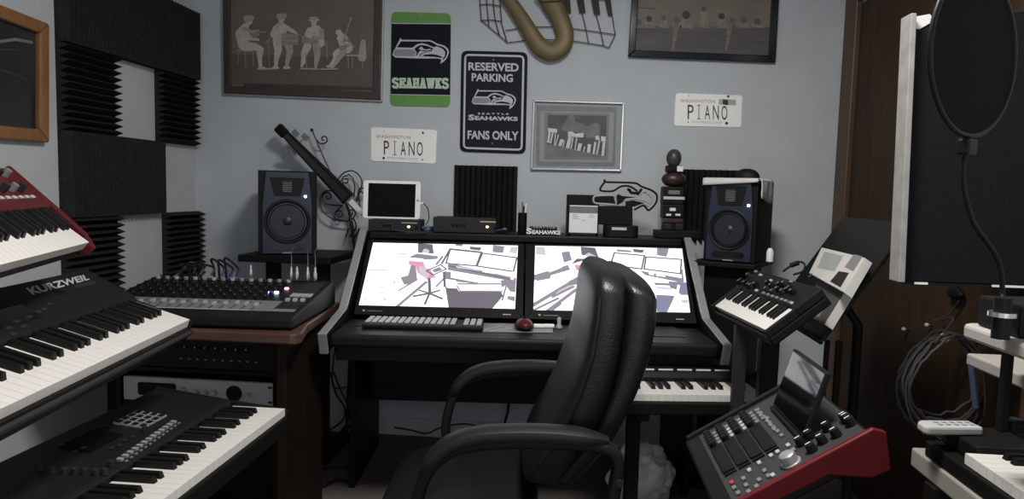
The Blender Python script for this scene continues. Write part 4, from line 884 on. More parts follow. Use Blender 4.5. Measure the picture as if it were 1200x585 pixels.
A = T(0, .06, .0462) @ RX(math.degrees(math.atan2(.048, .38))); PL = MX @ A
b = MB(); b.flat(rrect(-w + .012, .0, -.014, .37, .004), .0006, m_blk2, A); b.flat([(-w + .014, .002), (-.016, .002), (-.016, .115), (-w + .014, .115)], .001, m_grey, A)
b.flat([(-.09, .03), (-.016, .03), (-.016, .36), (-.09, .36)], .0012, m_char, A); fp = b.build('face_plate', S)
NCH = 15; cw = (w - .15) / NCH
for i in range(NCH):
    x = -w + .03 + i * cw
    b = MB(); b.box((x - .0015, .012, .0012), (x + .0015, .10, .0016), m_blk, A); b.box((x - .005, .055 + .02 * math.sin(i * 1.7) * .4, .0016), (x + .005, .073 + .008 * math.sin(i * 1.7), .009), m_lgrey, A); b.build('fader', fp)
    for r_ in range(5):
        y = .135 + r_ * .046; b = MB(); b.lathe([(.0062, 0), (.0052, .012), (.0015, .012)], m_blk, A @ T(x, y, .001), 9); b.box((x - .001, y - .0045, .0131), (x + .001, y + .001, .0134), m_lgrey, A); b.build('knob', fp)
    b = MB(); b.lathe([(.008, 0), (.008, .008), (.005, .008), (.004, .002)], m_sil if i % 2 else m_lgrey, A @ T(x, .355, .001), 12); b.build('jack_socket', fp)
for x in (-.075, -.05, -.025):
    b = MB(); b.box((x - .0015, .035, .0014), (x + .0015, .13, .0018), m_blk, A); b.box((x - .006, .11, .0018), (x + .006, .125, .010), m_lgrey, A); b.build('main_fader', fp)
for i, (x, y, m) in enumerate(((-.165, .205, e_led_b), (-.145, .208, e_led_w), (-.128, .26, e_led_p))): b = MB(); b.box((x - .006, y - .004, .001), (x + .006, y + .004, .006), m, A); b.build('indicator_light', fp)
for k in range(6):
    b = MB(); b.box((-.085 + .012 * k, .165, .001), (-.076 + .012 * k, .20, .005), m_lgrey, A); b.build('master_button', fp)
b = MB(); b.flat([(-w + .1, .003), (-w + .5, .003), (-w + .5, .010), (-w + .1, .010)], .0014, m_plategr, A); b.build('label_strip', S)
# plugs standing in the console, with thin leads going up
PJ = []
for i, px in enumerate((341, 348, 361, 370, 294)):
    p = hit(px, 331 if i < 4 else 329, PL, .001); p = MX @ A @ Vector((p.x, .355 if i < 4 else .36, .009)); PJ.append(p)
    S = thing('audio_plug', ['silver plug standing leftmost in the right end of the console, with a lead rising', 'silver plug second from the left at the console right end', 'silver plug third from the left at the console right end, with a lead rising', 'silver plug rightmost in the console, with a lead rising', 'silver plug in the middle of the console back edge'][i], 'plug', T(*p), 'silver plugs in the mixing console')
    b = MB(); b.lathe([(.005, 0), (.006, .004), (.006, .028), (.004, .034), (.004, .044), (.002, .05)], m_chrome); b.build('plug_body', S, smooth=True)
    if i in (0, 2, 3): b = MB(); b.tube(smoothpath([(0, 0, .048), (-.003, .01, .07), (-.012, .03, .10), (-.015, .06, .115)], 5), .0018, m_gcable, 6); b.build('lead', S, smooth=True)
# black cables looping over the back of the console
for i, (xa, xb, yt, yb) in enumerate(((207, 224, 309, 331), (215, 233, 308, 331), (228, 246, 309, 332), (244, 258, 304, 331), (250, 268, 305, 332), (258, 275, 303, 331))):
    pa, pb = onp(xa, yb, y=2.47), onp(xb, yb, y=2.42); pt = onp((xa + xb) / 2, yt, y=2.5); zz_ = .842
    b = MB(); b.tube(smoothpath([(pa.x, 2.515, .78), (pa.x, 2.512, .86), (pt.x - .012, 2.50, pt.z - .004), (pt.x + .012, 2.48, pt.z), (pb.x, 2.45, .87), (pb.x, 2.43, zz_ + .003)], 6), .0042, m_cable, 7)
    one('audio_cable', b, 'black cable looping over the back of the mixing console, %s from the left' % ['first', 'second', 'third', 'fourth', 'fifth', 'sixth'][i], 'cable', None, 'black cables behind the mixing console', smooth=True)
b = MB(); b.tube(smoothpath([(*onp(188, 331, y=2.44).xy, .835), onp(196, 328, y=2.47), onp(210, 321, y=2.5), onp(219, 312, y=2.5), onp(226, 309, y=2.52), (onp(232, 318, y=2.53).x, 2.53, .80)], 6), .006, m_gcable, 8); one('audio_cable', b, 'thick grey cable rising over the left end of the mixing console', 'cable', None, None, smooth=True)
p = onp(275, 326, y=2.56); b = MB(); rings = []
for k in range(7):
    t = k / 6; r_ = .03 * (1 + .25 * math.sin(3 * t + .5)) * (1 - .5 * t ** 2); rings.append([(r_ * (1 + .18 * math.sin(3 * a + t * 4)) * math.cos(a), r_ * .7 * (1 + .15 * math.cos(2 * a + t)) * math.sin(a), .075 * t) for a in [2 * math.pi * j / 20 for j in range(20)]])
b.loft(rings, m_blue); one('blue_cloth', b, 'crumpled blue cloth behind the back edge of the mixing console', 'cloth', T(p.x, 2.535, .74), None, smooth=True).scale = (1, 1, 1.5)
# rack gear under the table
S = thing('equipment_rack', 'black rack case under the wooden table, holding two audio units', 'rack', T(-1.2, 2.2, 0))
for x0, x1 in ((-1.46, -1.445), (-.935, -.92)): b = MB(); b.box((x0, 2.10, .0), (x1, 2.42, .70), m_blk); b.build('side_panel', S, world=True, bevel=.003)
b = MB(); b.box((-1.444, 2.11, .0), (-.936, 2.42, .02), m_blk); b.build('bottom', S, world=True); b = MB(); b.box((-1.444, 2.11, .455), (-.936, 2.42, .47), m_blk); b.build('shelf', S, world=True); b = MB(); b.box((-1.444, 2.11, .57), (-.936, 2.42, .582), m_blk); b.build('shelf', S, world=True)
b = MB(); b.box((-1.444, 2.405, .021), (-.936, 2.42, .454), m_blk); b.build('back', S, world=True)
S = thing('rack_unit', 'silver-fronted audio rack unit with knobs and a black meter under the table', 'audio unit', T(-1.19, 2.12, .4705))
b = MB(); b.box((-.235, .006, .002), (.235, .25, .075), m_blk); b.build('case', S); b = MB(); b.box((-.25, -.012, .001), (.2535, .0055, .078), m_lgrey); b.build('front_plate', S, bevel=.003)
b = MB(); b.prism(rrect(-.20, .02, -.07, .062, .008), .0122, .0135, m_blk, XZ); b.build('display', S); b = MB(); b.prism(circ(.125, .04, .026, 16, .026), .0122, .015, m_blk, XZ); b.build('meter', S)
for x, r_ in ((-.045, .014), (.0, .009), (.03, .009), (.06, .009), (.175, .007)): b = MB(); b.lathe([(r_, 0), (r_ * .9, .016), (.002, .016)], m_sil, T(x, -.0122, .04) @ RX(90), 14); b.build('knob', S, smooth=True)
for z in (.014, .062): b = MB(); b.box((.238, -.0135, z), (.25, -.0122, z + .006), m_blk); b.build('screw', S)
S = thing('rack_unit', 'black audio rack unit with a row of small knobs directly under the table', 'audio unit', T(-1.19, 2.12, .5825))
b = MB(); b.box((-.235, .006, .002), (.235, .25, .115), m_blk); b.build('case', S); b = MB(); b.box((-.25, -.006, .001), (.2535, .0055, .118), m_blk2); b.build('front_plate', S, bevel=.003)
for k in range(8): b = MB(); b.lathe([(.006, 0), (.005, .013), (.001, .013)], m_char, T(-.07 + .034 * k, -.0062, .07) @ RX(90), 12); b.box((-.071 + .034 * k, -.0205, .072), (-.069 + .034 * k, -.0194, .076), m_paperw); b.build('knob', S)
b = MB(); b.lathe([(.013, 0), (.011, .016), (.001, .016)], m_grey, T(-.10, -.0062, .085) @ RX(90), 14); b.build('volume_knob', S)
for k in range(10): b = MB(); b.box((-.06 + .028 * k, -.0072, .03), (-.052 + .028 * k, -.0061, .034), m_grey); b.build('indicator', S)
# ------------------------------------------------------------------ speakers
def speaker(M, w, h, d, label, ledu):
    S = thing('studio_speaker', label, 'speaker', M, 'blue-black studio speakers'); hw = w / 2
    b = MB(); b.box((-hw, .02, 0), (hw, d, h), m_blk); b.build('cabinet', S, bevel=.004)
    b = MB(); b.prism([(-hw, 0), (hw, 0), (hw, h * .62), (hw, h), (-hw, h)], -.0195, -.004, m_blk, XZ); b.prism([(-hw * .86, .004), (hw * .86, .004), (hw * .86, h * .6), (hw * .74, h * .985), (-hw * .74, h * .985), (-hw * .86, h * .6)], -.004, .006, m_spk, XZ); b.build('baffle', S, bevel=.003)
    def disc(name, z, prof, mat, par=None): b = MB(); b.lathe(prof, mat, T(0, -.006, z) @ RX(90), 36); return b.build(name, par or S, smooth=True)
    r = w * .36; zc = h * .40
    wr = disc('woofer_ring', zc, [(r * 1.13, .0), (r * 1.13, .003), (r * 1.06, .005), (r * .98, .003), (r * .98, .0)], m_blk2); disc('woofer_surround', zc, [(r * .98, .001), (r * .93, .006), (r * .86, .006), (r * .80, .001)], m_gloss, wr)
    disc('woofer_cone', zc, [(r * .82, .003), (r * .45, -.001), (r * .28, -.001), (r * .2, .004), (.001, .007)], m_cone, wr)
    zt_ = h * .80; b = MB(); b.prism([(-hw * .45, zt_ - .035), (hw * .45, zt_ - .035), (hw * .6, zt_ + .042), (-hw * .6, zt_ + .042)], .0062, .008, m_blk2, XZ); wg = b.build('waveguide', S, bevel=.002)
    b = MB(); b.prism(rrect(-.019, zt_ - .02, .019, zt_ + .03, .004), .0081, .010, m_char, XZ)
    for k in range(7): b.box((-.018, -.0115, zt_ - .016 + k * .006), (.018, -.0101, zt_ - .014 + k * .006), m_grey)
    b.build('ribbon_tweeter', wg)
    b = MB(); b.prism(rrect(-hw * .62, h * .055, hw * .62, h * .13, .012), .0062, .0085, m_gloss, XZ); b.build('bass_port', S)
    b = MB(); b.ell((ledu * hw, -.009, h * .70), (.0055, .003, .005), e_led_w); b.build('power_light', S)
    b = MB(); b.box((-.02, -.0072, h * .02), (.02, -.006, h * .03), m_lgrey); b.build('badge', S)
    return S
a, c = onp(303, 199, y=2.83), onp(365, 300, y=2.83)
SZ = c.z
speaker(T((a.x + c.x) / 2 + .006, 2.84, SZ + .0005) @ RZ(20), (c.x - a.x) * 1.02, a.z - SZ - .002, .27, 'blue-black studio speaker on the black stand behind the mixing console', .62)
S = thing('speaker_stand', 'black flat-topped speaker stand behind the mixing console', 'speaker stand', T((a.x + c.x) / 2, 2.95, 0))
x0, x1 = onp(281, 300, y=2.80).x, onp(389, 300, y=2.80).x
b = MB(); b.box((x0, 2.78, SZ - .03), (x1, 3.14, SZ), m_blk); b.build('top_plate', S, world=True, bevel=.004)
for xx in (onp(319, 320, y=2.85).x, onp(377, 320, y=2.85).x): b = MB(); b.box((xx - .025, 2.84, .021), (xx + .025, 2.89, SZ - .0305), m_blk); b.build('leg', S, world=True, bevel=.003)
b = MB(); b.box((x0 + .02, 2.80, 0), (x1 - .02, 3.14, .02), m_blk); b.build('foot_plate', S, world=True, bevel=.003)
# right speaker on its tall stand with the cloth
RS = -28
cx = onp(866, 250, y=2.84); zb = onp(864, 306, y=2.80).z; hs = onp(864, 212, y=2.80).z - zb
MS = T(cx.x, 2.84, zb + .0005) @ RZ(RS)
speaker(MS @ T(0, -.12, 0), .196, hs, .25, 'blue-black studio speaker with a white cloth over its top', .70)
S = thing('speaker_stand', 'black box column stand under the cloth-covered speaker', 'speaker stand', T(cx.x, 2.87, 0) @ RZ(RS))
b = MB(); b.box((-.12, -.17, zb - .02), (.12, .14, zb), m_blk); b.build('top_plate', S, bevel=.004); b = MB(); b.box((-.085, -.12, .025), (.085, .09, zb - .0205), m_blk); b.build('column', S, bevel=.004); b = MB(); b.box((-.13, -.12, 0), (.13, .12, .0245), m_blk); b.build('foot_plate', S, bevel=.004)
b = MB(); MCl = MS @ T(0, -.12, hs); hw = .099
from mathutils import noise
us = [-.107 + .0122 * k for k in range(26)]; ts = [-.030 + .0105 * k for k in range(21)]; lim = .1065; n = len(us)
vs = []
for t_ in ts:
    for u_ in us:
        x, y, z = u_, t_, .0055; ft = t_ < -.008
        if u_ > lim: x = lim + .003; z -= (u_ - lim) * (.72 + .28 * min(1, (t_ + .03) * 6))
        if ft: y = -.0125; z -= (-.008 - t_) * (1.15 - (u_ + .1) * 3.0)
        d_ = noise.noise(Vector((u_ * 22, t_ * 22, 1))) * .003
        vs.append(Vector((x + (d_ * 1.5 if u_ > lim else 0), y + (-abs(d_) if ft else 0), z + (abs(d_) if not ft and u_ <= lim else 0))))
fs = []
for j_ in range(len(ts) - 1):
    for i_ in range(n - 1):
        if ts[j_] < -.008 and us[i_ + 1] > lim: continue
        k = j_ * n + i_; fs.append((k, k + 1, k + n + 1, k + n))
b.add(vs, fs, m_cloth); o = one('white_cloth', b, 'white cloth draped over the top of the right studio speaker', 'cloth', MCl, None, smooth=True)
sd = o.modifiers.new('thick', 'SOLIDIFY'); sd.thickness = .003; sd.offset = 1
p = onp(890, 207, y=2.82); b = MB(); rings = []
for k in range(6):
    t = k / 5; r_ = .042 * math.cos(t * 1.35); rings.append([(r_ * (1.1 + .2 * math.cos(a + .6)) * math.cos(a), r_ * .8 * math.sin(a), .036 * math.sin(t * 1.5)) for a in [2 * math.pi * j / 18 for j in range(18)]])
b.loft(rings, m_blk); one('black_pouch', b, 'small black pouch lying on top of the white cloth', 'pouch', MCl @ T(.035, .06, .0098), None, smooth=True)
# ------------------------------------------------------------------ bowed instrument and scroll-work stand
YI = 3.11
zv = lambda p, y=YI: [onp(a, c_, y=y) for a, c_ in zo(p, 310, 135, 3.777)]
base = zv([(375, 560)])[0]; bx = onp(407, 300, y=YI + .05).x
S = thing('scroll_stand', 'black wrought iron stand with scroll work behind the desk shelf', 'stand', T(bx, YI + .05, 0))
b = MB(); b.tube([(bx, YI + .05, 0.01), *[Vector((p.x, YI + .05, p.z)) for p in zv([(385, 600), (372, 520), (362, 440), (345, 390)])]], .0065, m_iron, 8); b.tube([Vector((p.x, YI + .05, p.z)) for p in zv([(385, 600), (380, 540), (372, 470)])], .004, m_iron, 6); b.build('pole', S, world=True, smooth=True)
for ang in (0, 120, 240):
    b = MB(); a = R(ang + 30); b.tube([(bx, YI + .05, .05), (bx + .02 * math.cos(a), YI + .05 + .02 * math.sin(a), .035), (bx + .035 * math.cos(a), YI + .05 + .035 * math.sin(a), .008)], .006, m_iron, 8); b.build('foot', S, world=True, smooth=True)
def spiral(cx, cy, r, a0, turns, n=26): return [(cx + r * (1 - .8 * i / n) * math.cos(R(a0 + 360 * turns * i / n)), cy + r * (1 - .8 * i / n) * math.sin(R(a0 + 360 * turns * i / n))) for i in range(n + 1)]
Y2 = YI + .05
SC_ = [[(290,250),(250,160),(210,65)], [(228,108),(245,125)] + spiral(262,106,20,110,-1.1), [(400,395),(415,360),(432,300),(415,262),(385,246),(350,256),(325,285)], [(395,365),(400,320),(392,280),(372,262)] + spiral(360,288,20,-70,-1.2),
       [(345,390),(320,350),(280,333),(252,355),(248,395),(262,430),(300,458),(345,470)], [(345,400),(310,400),(270,392)] + spiral(280,360,24,140,1.2), [(365,470),(325,462)] + spiral(332,440,22,130,1.3), [(365,470),(395,455)] + spiral(384,434,20,60,-1.3), [(425,420),(415,350)] + spiral(432,336,16,180,1.1),
       [(310,470),(315,430),(345,400)], [(375,540),(405,500),(400,470),(390,455)], [(360,540),(372,500)], [(385,560),(410,525),(420,500)]]
for l in SC_:
    pp = [Vector((p.x, Y2, p.z)) for p in zv(l, Y2)]; b = MB(); b.tube(smoothpath(pp, 3) if len(pp) < 14 else pp, .0033, m_iron, 6); b.build('scroll', S, world=True, smooth=True)
p = zv([(209, 66)], Y2)[0]; b = MB(); b.ell(p, (.008, .008, .008), m_iron); b.build('ball_tip', S, world=True, smooth=True)
# instrument neck
P0, P1 = zv([(75, 66)])[0], zv([(372, 372)])[0]; d = (P1 - P0); Ln = d.length; d.normalize()
Mn = fr(P0, d, (0, -1, 0), d.cross(Vector((0, -1, 0))))
S = thing('electric_violin', 'black bowed string instrument neck with tuning pegs leaning on the iron stand', 'instrument', Mn)
k = .001 * 3.6 / 3.777 * 1000 / 1000
u = lambda px: px / 3.777 * 3.17 / 820
b = MB(); rings = []
for t in range(9):
    x = u(30) + (Ln - u(30)) * t / 8; hw = u(19 + 15 * t / 8); rings.append([(x, .012 * math.cos(a) + .0, hw * math.copysign(abs(math.sin(a)) ** .6, math.sin(a))) for a in [2 * math.pi * j / 16 for j in range(16)]])
b.loft(rings, m_blk); b.build('neck', S, smooth=True)
b = MB(); b.prism([(u(70), -u(17)), (u(70), u(17)), (Ln - .004, u(31)), (Ln - .004, -u(31))], .0122, .017, m_blk2, Matrix(((1, 0, 0, 0), (0, 0, 1, 0), (0, 1, 0, 0), (0, 0, 0, 1)))); b.build('fingerboard', S, bevel=.003)
b = MB(); b.box((-u(24), -.016, -u(20)), (u(29), .016, u(24)), m_blk); b.build('head', S, bevel=.008)
for i, (px, sg) in enumerate(((45, -1), (70, 1), (92, 1), (88, -1))):
    x = u(px) + .01; b = MB(); L_ = u(20); e = u(55 if i in (1, 3) else 36)
    b.cyl((x, 0, sg * L_ * .6), (x, 0, sg * e), .003, m_grey, seg=8); b.box((x - .016, -.003, sg * e - .012), (x + .016, .003, sg * e + .012), m_grey); b.build('tuning_peg', S, bevel=.002)
for s_ in (-.6, -.2, .2, .6): b = MB(); b.tube([(u(35), .0175, s_ * u(12)), (Ln - .01, .0185, s_ * u(22))], .0006, m_grey, 5); b.build('string', S)
b = MB(); b.box((Ln, -.008, -u(18)), (Ln + u(50), .008, u(18)), m_grey); b.build('tailpiece', S, bevel=.004); b = MB(); b.box((Ln + u(12), .0085, -u(14)), (Ln + u(95), .014, u(10)), m_paperw); b.build('tag_strip', S, bevel=.002)['label'] = 'white strip at the lower end'
# ================================================================== digital piano by the desk
o = onp(907, 464, z=.585); MPn = T(*o) @ RZ(8); W = .0235; nw = 21; xl = -nw * W
S = thing('digital_piano', 'black compact digital piano with white keys, drawn out under the right side of the desk', 'piano', MPn)
keys(S, xl, 0, 0, nw, 5, W, .145)
b = MB(); b.box((xl - .02, -.012, -.06), (.02, .25, -.0215), m_blk); b.build('lower_case', S, bevel=.005)
b = MB(); b.prism([(.148, -.02), (.148, .012), (.16, .028), (.25, .032), (.25, -.02)], xl - .02, .02, m_blk2, YZ); b.build('control_panel', S, bevel=.004)
for a, c_ in ((xl - .02, xl - .001), (.001, .02)): b = MB(); b.prism([(-.012, -.0205), (-.01, .002), (.1475, .01), (.1475, -.0205)], a, c_, m_blk2, YZ); b.build('end_block', S, bevel=.002)
b = MB()
for k in range(5): b.box((-.37 + .062 * k, .175, .029), (-.322 + .062 * k, .180, .0325), m_white)
b.build('button_strip', S)
S = thing('piano_stand', 'black stand with two legs under the digital piano', 'piano stand', MPn @ T(xl / 2, .12, -.585))
for x in (-.15, .12):
    b = MB(); b.box((x - .02, -.12, .50), (x + .02, .12, .5245), m_blk); b.build('top_bar', S, bevel=.003); b = MB(); b.box((x - .02, -.02, .031), (x + .02, .02, .4995), m_blk); b.build('leg', S, bevel=.003); b = MB(); b.box((x - .025, -.07, 0), (x + .025, .15, .03), m_blk); b.build('foot', S, bevel=.003)
# ------------------------------------------------------------------ pad controller with red sides
Yf = 1.61; o = onp(818, 511, y=Yf); tl = 33; c_, s_ = math.cos(R(tl)), math.sin(R(tl))
MC = fr(o, (0, -1, 0), (c_, 0, s_), (-s_, 0, c_)); Wd = .352; Dp = (hit(1013, 500, MC).y + hit(884, 585, MC).y * 0)
S = thing('pad_controller', 'black sample pad workstation with red side and tilted screen, nearest the chair at right', 'pad controller', MC)
b = MB(); b.box((-.012, -.035, -.052), (Wd, Dp, -.0005), m_blk); b.build('body', S, bevel=.006)
b = MB(); b.flat([(.004, .002), (Wd - .002, .002), (Wd - .002, Dp - .006), (.004, Dp - .006)], .0, m_ctrl); b.build('top_plate', S)
b = MB(); b.prism([(-.03, -.004), (-.025, .004), (Dp + .006, .005), (Dp + .022, -.012), (Dp - .005, -.075), (Dp - .04, -.072), (Dp - .10, -.032), (-.03, -.026)], Wd + .0005, Wd + .013, m_red, YZ); b.build('side_cheek', S, bevel=.003)
b = MB(); b.prism([(-.03, -.004), (-.025, .004), (Dp + .006, .005), (Dp + .022, -.012), (Dp + .0, -.085), (-.03, -.05)], -.026, -.0125, m_blk2, YZ); b.build('side_cheek', S, bevel=.003)
f = lambda p: [tuple(hit(a, e, MC)[:2]) for a, e in zo(p, 795, 405, 3.25)]
pads = [[(130,400),(185,385),(225,470),(172,500)], [(182,370),(240,345),(285,440),(228,470)], [(235,340),(283,315),(325,410),(278,440)], [(278,318),(318,292),(378,375),(335,405)]]
for k, p in enumerate(pads):
    q = f(p); xs = sorted(v[0] for v in q); ys = sorted(v[1] for v in q)
    x0, x1 = (xs[0] + xs[1]) / 2, (xs[2] + xs[3]) / 2; y0, y1 = (ys[0] + ys[1]) / 2, (ys[2] + ys[3]) / 2
    pads[k] = (x0, x1, y0, y1)
X0 = sum(p[0] for p in pads) / 4; X1 = sum(p[1] for p in pads) / 4; yw = (pads[3][3] - pads[0][2]) / 4; yb = pads[0][2]
for k in range(4):
    y0 = yb + k * yw; y1 = y0 + yw * .86
    b = MB(); b.prism(rrect(X0, y0, X1, y1, .004, 3), .0003, .006, m_blk); b.build('large_pad', S, bevel=.0015)
    b = MB(); b.box((X1 + .005, y0, .0003), (X1 + .011, y1, .004), m_blk2); b.build('thin_bar', S)
    ym = (y0 + y1) / 2 - .004
    for j in range(5): b = MB(); x = X0 - .016 - j * .0165; b.lathe([(.0085, 0), (.008, .011), (.003, .012)], m_blk, T(x, y0 + .009, .0003), 12); b.build('knob', S, smooth=True)
    for j in range(4):
        for i_ in range(2): b = MB(); x = X0 - .018 - j * .0185; y = y0 + .025 + i_ * .0145; b.box((x - .006, y - .0045, .0003), (x + .006, y + .0045, .004), m_lgrey if k in (1, 2) and j < 3 else m_grey); b.build('small_button', S, bevel=.001)
y0 = yb + 4 * yw + .004
for j in range(6): b = MB(); b.box((X0 - .08 + j * .026, y0 + .004, .0003), (X0 - .066 + j * .026, y0 + .012, .004), m_grey); b.build('small_button', S, bevel=.001)
cx, cy = f([(432, 450)])[0]
b = MB(); b.lathe([(.019, .0003), (.019, .004), (.0155, .005), (.0148, .020), (.012, .022), (.001, .0225)], m_sil, T(cx, cy, 0)); b.build('jog_wheel', S, smooth=True)
for k, pp in enumerate(((272, 478), (310, 450), (355, 422), (380, 408), (420, 383), (362, 497), (345, 500), (310, 515), (250, 510), (260, 535), (205, 525), (215, 545), (330, 480), (300, 540), (440, 400), (395, 345), (380, 330), (365, 315), (350, 298), (340, 280), (270, 560), (230, 565))):
    x, y = f([pp])[0]; b = MB(); b.box((x - .006, y - .004, .0003), (x + .006, y + .004, .004), m_lgrey if k < 6 else (m_pink if k == 10 else m_grey)); b.build('small_button', S, bevel=.001)
for k, pp in enumerate(((470, 378), (505, 352), (512, 402), (552, 370), (572, 322), (605, 345), (640, 285), (660, 302), (675, 275))):
    x, y = f([pp])[0]; b = MB(); b.lathe([(.010, .0003), (.0085, .016), (.002, .017)], m_blk2, T(x, min(y, Dp - .012), 0), 14); b.box((x - .001, min(y, Dp - .012) - .006, .0172), (x + .001, min(y, Dp - .012) + .004, .0176), m_paperw); b.build('encoder_knob', S, smooth=True)
# flip-up screen
ta = 74; hinge = f([(357, 238), (470, 365)]); hx0, hx1 = hinge[0][0], hinge[1][0]; hy = min((hinge[0][1] + hinge[1][1]) / 2, Dp - .06)
Ms = MC @ T(0, hy, .0015) @ RX(ta - tl)
q = [tuple(hit(a, e, Ms)[:2]) for a, e in zo([(440, 12), (556, 88)], 795, 405, 3.25)]
L_ = RX(ta - tl); A = T(0, hy, .0015) @ L_; sh = q[0][1]
b = MB(); b.prism(rrect(hx0, .006, hx1, sh, .004, 3), -.010, 0, m_blk2, A); sh_ = b.build('screen_housing', S, bevel=.002)
b = MB(); b.flat(rrect(hx0 + .006, .012, hx1 - .006, sh - .006, .002, 2), .0006, m_scrglass, A); b.build('screen_glass', sh_)
b = MB(); b.cyl((hx0 + .01, hy, .004), (hx1 - .01, hy, .004), .005, m_blk); b.build('hinge', S)
S2 = thing('controller_stand', 'black tripod stand under the pad workstation with the red side', 'stand', T(o.x + .14, Yf - .18, 0))
pc = MC @ Vector((Wd / 2, Dp * .5, -.0535)); b = MB(); b.box((.06, .03, -.062), (Wd - .06, Dp - .04, -.0528), m_blk); bb_ = b.build('top_plate', S2); bb_.matrix_basis = S2.matrix_basis.inverted() @ MC
b = MB(); b.cyl((pc.x, pc.y, .06), (pc.x, pc.y, pc.z - .012), .018, m_blk); b.build('pole', S2, world=True)
for a in (30, 150, 270): b = MB(); b.tube([(pc.x, pc.y, .10), (pc.x + .26 * math.cos(R(a)), pc.y + .26 * math.sin(R(a)), .012)], .012, m_blk, 8); b.build('leg', S2, world=True)
# ------------------------------------------------------------------ small synthesizer on its stand
p0, p1 = onp(838, 358.5, z=.845), onp(899, 387.5, z=.845); dx = (p1 - p0).normalized(); up = Vector((0, 0, 1)); ny_ = up.cross(dx); tl2 = 38
MSy = fr(p1, dx, ny_ * math.cos(R(tl2)) + up * math.sin(R(tl2)), dx.cross(ny_ * math.cos(R(tl2)) + up * math.sin(R(tl2))))
Lk = (p1 - p0).length; nw = 22; W2 = Lk / nw
S = thing('synthesizer', 'small black synthesizer with narrow white keys tilted up beside the desk', 'synthesizer', MSy)
kd = hit(916, 369.5, MSy).y; keys(S, -Lk, 0, 0, nw, 0, W2, max(.085, kd), .6, hw=.014, bh=.008); kd = max(.085, kd)
yb = hit(962, 333, MSy).y * .9; EB = .012
b = MB(); b.box((-Lk - EB, -.012, -.042), (EB, yb, -.0155), m_blk); b.build('lower_case', S, bevel=.005)
b = MB(); b.box((-Lk - EB, kd + .002, -.015), (EB, yb, .008), m_blk2); b.build('control_panel', S, bevel=.003)
for a, c_ in ((-Lk - EB, -.0 - Lk - .001), (.001, EB)): b = MB(); b.box((a, -.010, -.015), (c_, kd + .0015, .006), m_blk2); b.build('end_block', S, bevel=.002)
f = lambda p: [tuple(hit(a, e, MSy, .008)[:2]) for a, e in zo(p, 825, 295, 5.32)]
for k, pp in enumerate(((235,142),(198,178),(150,218),(185,215),(215,210),(265,205),(300,225),(330,215),(260,240),(400,245),(430,225),(470,245),(500,260),(530,250),(480,215),(510,210),(545,240),(560,260),(440,260),(405,205))):
    x, y = f([pp])[0]; y = min(max(y, kd + .02), yb - .012); x = min(max(x, -Lk), .0); b = MB(); b.lathe([(.009, 0), (.0075, .013), (.002, .014)], m_blk if k % 3 else m_char, T(x, y, .0082), 12); b.box((x - .001, y - .006, .0223), (x + .001, y + .001, .0227), m_lgrey); b.build('knob', S, smooth=True)
for k, pp in enumerate(((345,285),(375,293),(402,303),(430,312),(458,325),(485,333),(512,345),(542,328),(310,262),(355,150),(418,185),(545,192),(245,75))):
    x, y = f([pp])[0]; y = min(max(y, kd + .012), yb - .008); x = min(max(x, -Lk), .0); b = MB(); b.box((x - .007, y - .004, .0082), (x + .007, y + .004, .013), m_lgrey if k in (7, 8, 9, 10) else m_grey); b.build('button', S, bevel=.001)
S2 = thing('synthesizer_stand', 'dark post stand under the small synthesizer', 'stand', T(.56, 1.98, 0))
pc = MSy @ Vector((-Lk * .55, yb * .5, -.044)); b = MB(); b.box((-Lk * .85, .02, -.053), (-Lk * .2, yb - .03, -.0428), m_blk); ob = b.build('top_plate', S2); ob.matrix_basis = S2.matrix_basis.inverted() @ MSy
pg = onp(866, 408, y=2.05).x; b = MB(); b.box((pg - .018, 2.02, .031), (pg + .016, 2.05, pc.z - .03), m_char); b.build('grey_post', S2, world=True, bevel=.002)
b = MB(); b.box((pc.x - .02, pc.y - .02, .031), (pc.x + .03, pc.y + .02, pc.z - .012), m_blk); b.build('post', S2, world=True, bevel=.002); b = MB(); b.box((pg - .05, pc.y - .14, 0), (pc.x + .06, 2.06, .03), m_blk); b.build('foot_plate', S2, world=True, bevel=.004)
# cables at the back of the synthesizer, white connector
def cab(lbl, pts, r, m, grp='loose cables', n=6): b = MB(); b.tube(smoothpath(pts, n), r, m, 7); return one('audio_cable', b, lbl, 'cable', None, grp, smooth=True)
yk = 2.25
cab('black cable arching up behind the small synthesizer', [onp(918, 318, y=yk), onp(926, 312, y=yk + .03), onp(936, 307, y=yk + .05), onp(943, 310, y=yk + .05), onp(941, 318, y=yk + .02), onp(930, 322, y=yk)], .0035, m_cable)
p = onp(931, 310, y=yk + .04); b = MB(); b.cyl(p - Vector((.012, 0, .004)), p + Vector((.012, 0, .006)), .008, m_blk); one('cable_plug', b, 'black plug on the cable arching behind the small synthesizer', 'plug', None)
cab('thin cable looping between the small synthesizer and the booklets', [onp(947, 325, y=2.1), onp(954, 320, y=2.12), onp(963, 317, y=2.12), onp(966, 321, y=2.1), onp(962, 327, y=2.06)], .0025, m_gcable)
p = onp(902, 304, y=2.7); S = thing('white_connector', 'white cable connector hanging beside the cloth-covered speaker', 'connector', T(p.x, p.y, p.z))
b = MB(); b.lathe([(.006, -.012), (.013, -.008), (.013, .03), (.007, .042)], m_white); b.build('connector_body', S, smooth=True); b = MB(); b.tube(smoothpath([(0, 0, -.01), (.002, 0, -.05), (-.005, .0, -.11), (0, .0, -.3), (0, .0, -p.z + .008)], 5), .003, m_gcable, 6); b.build('lead', S, smooth=True)
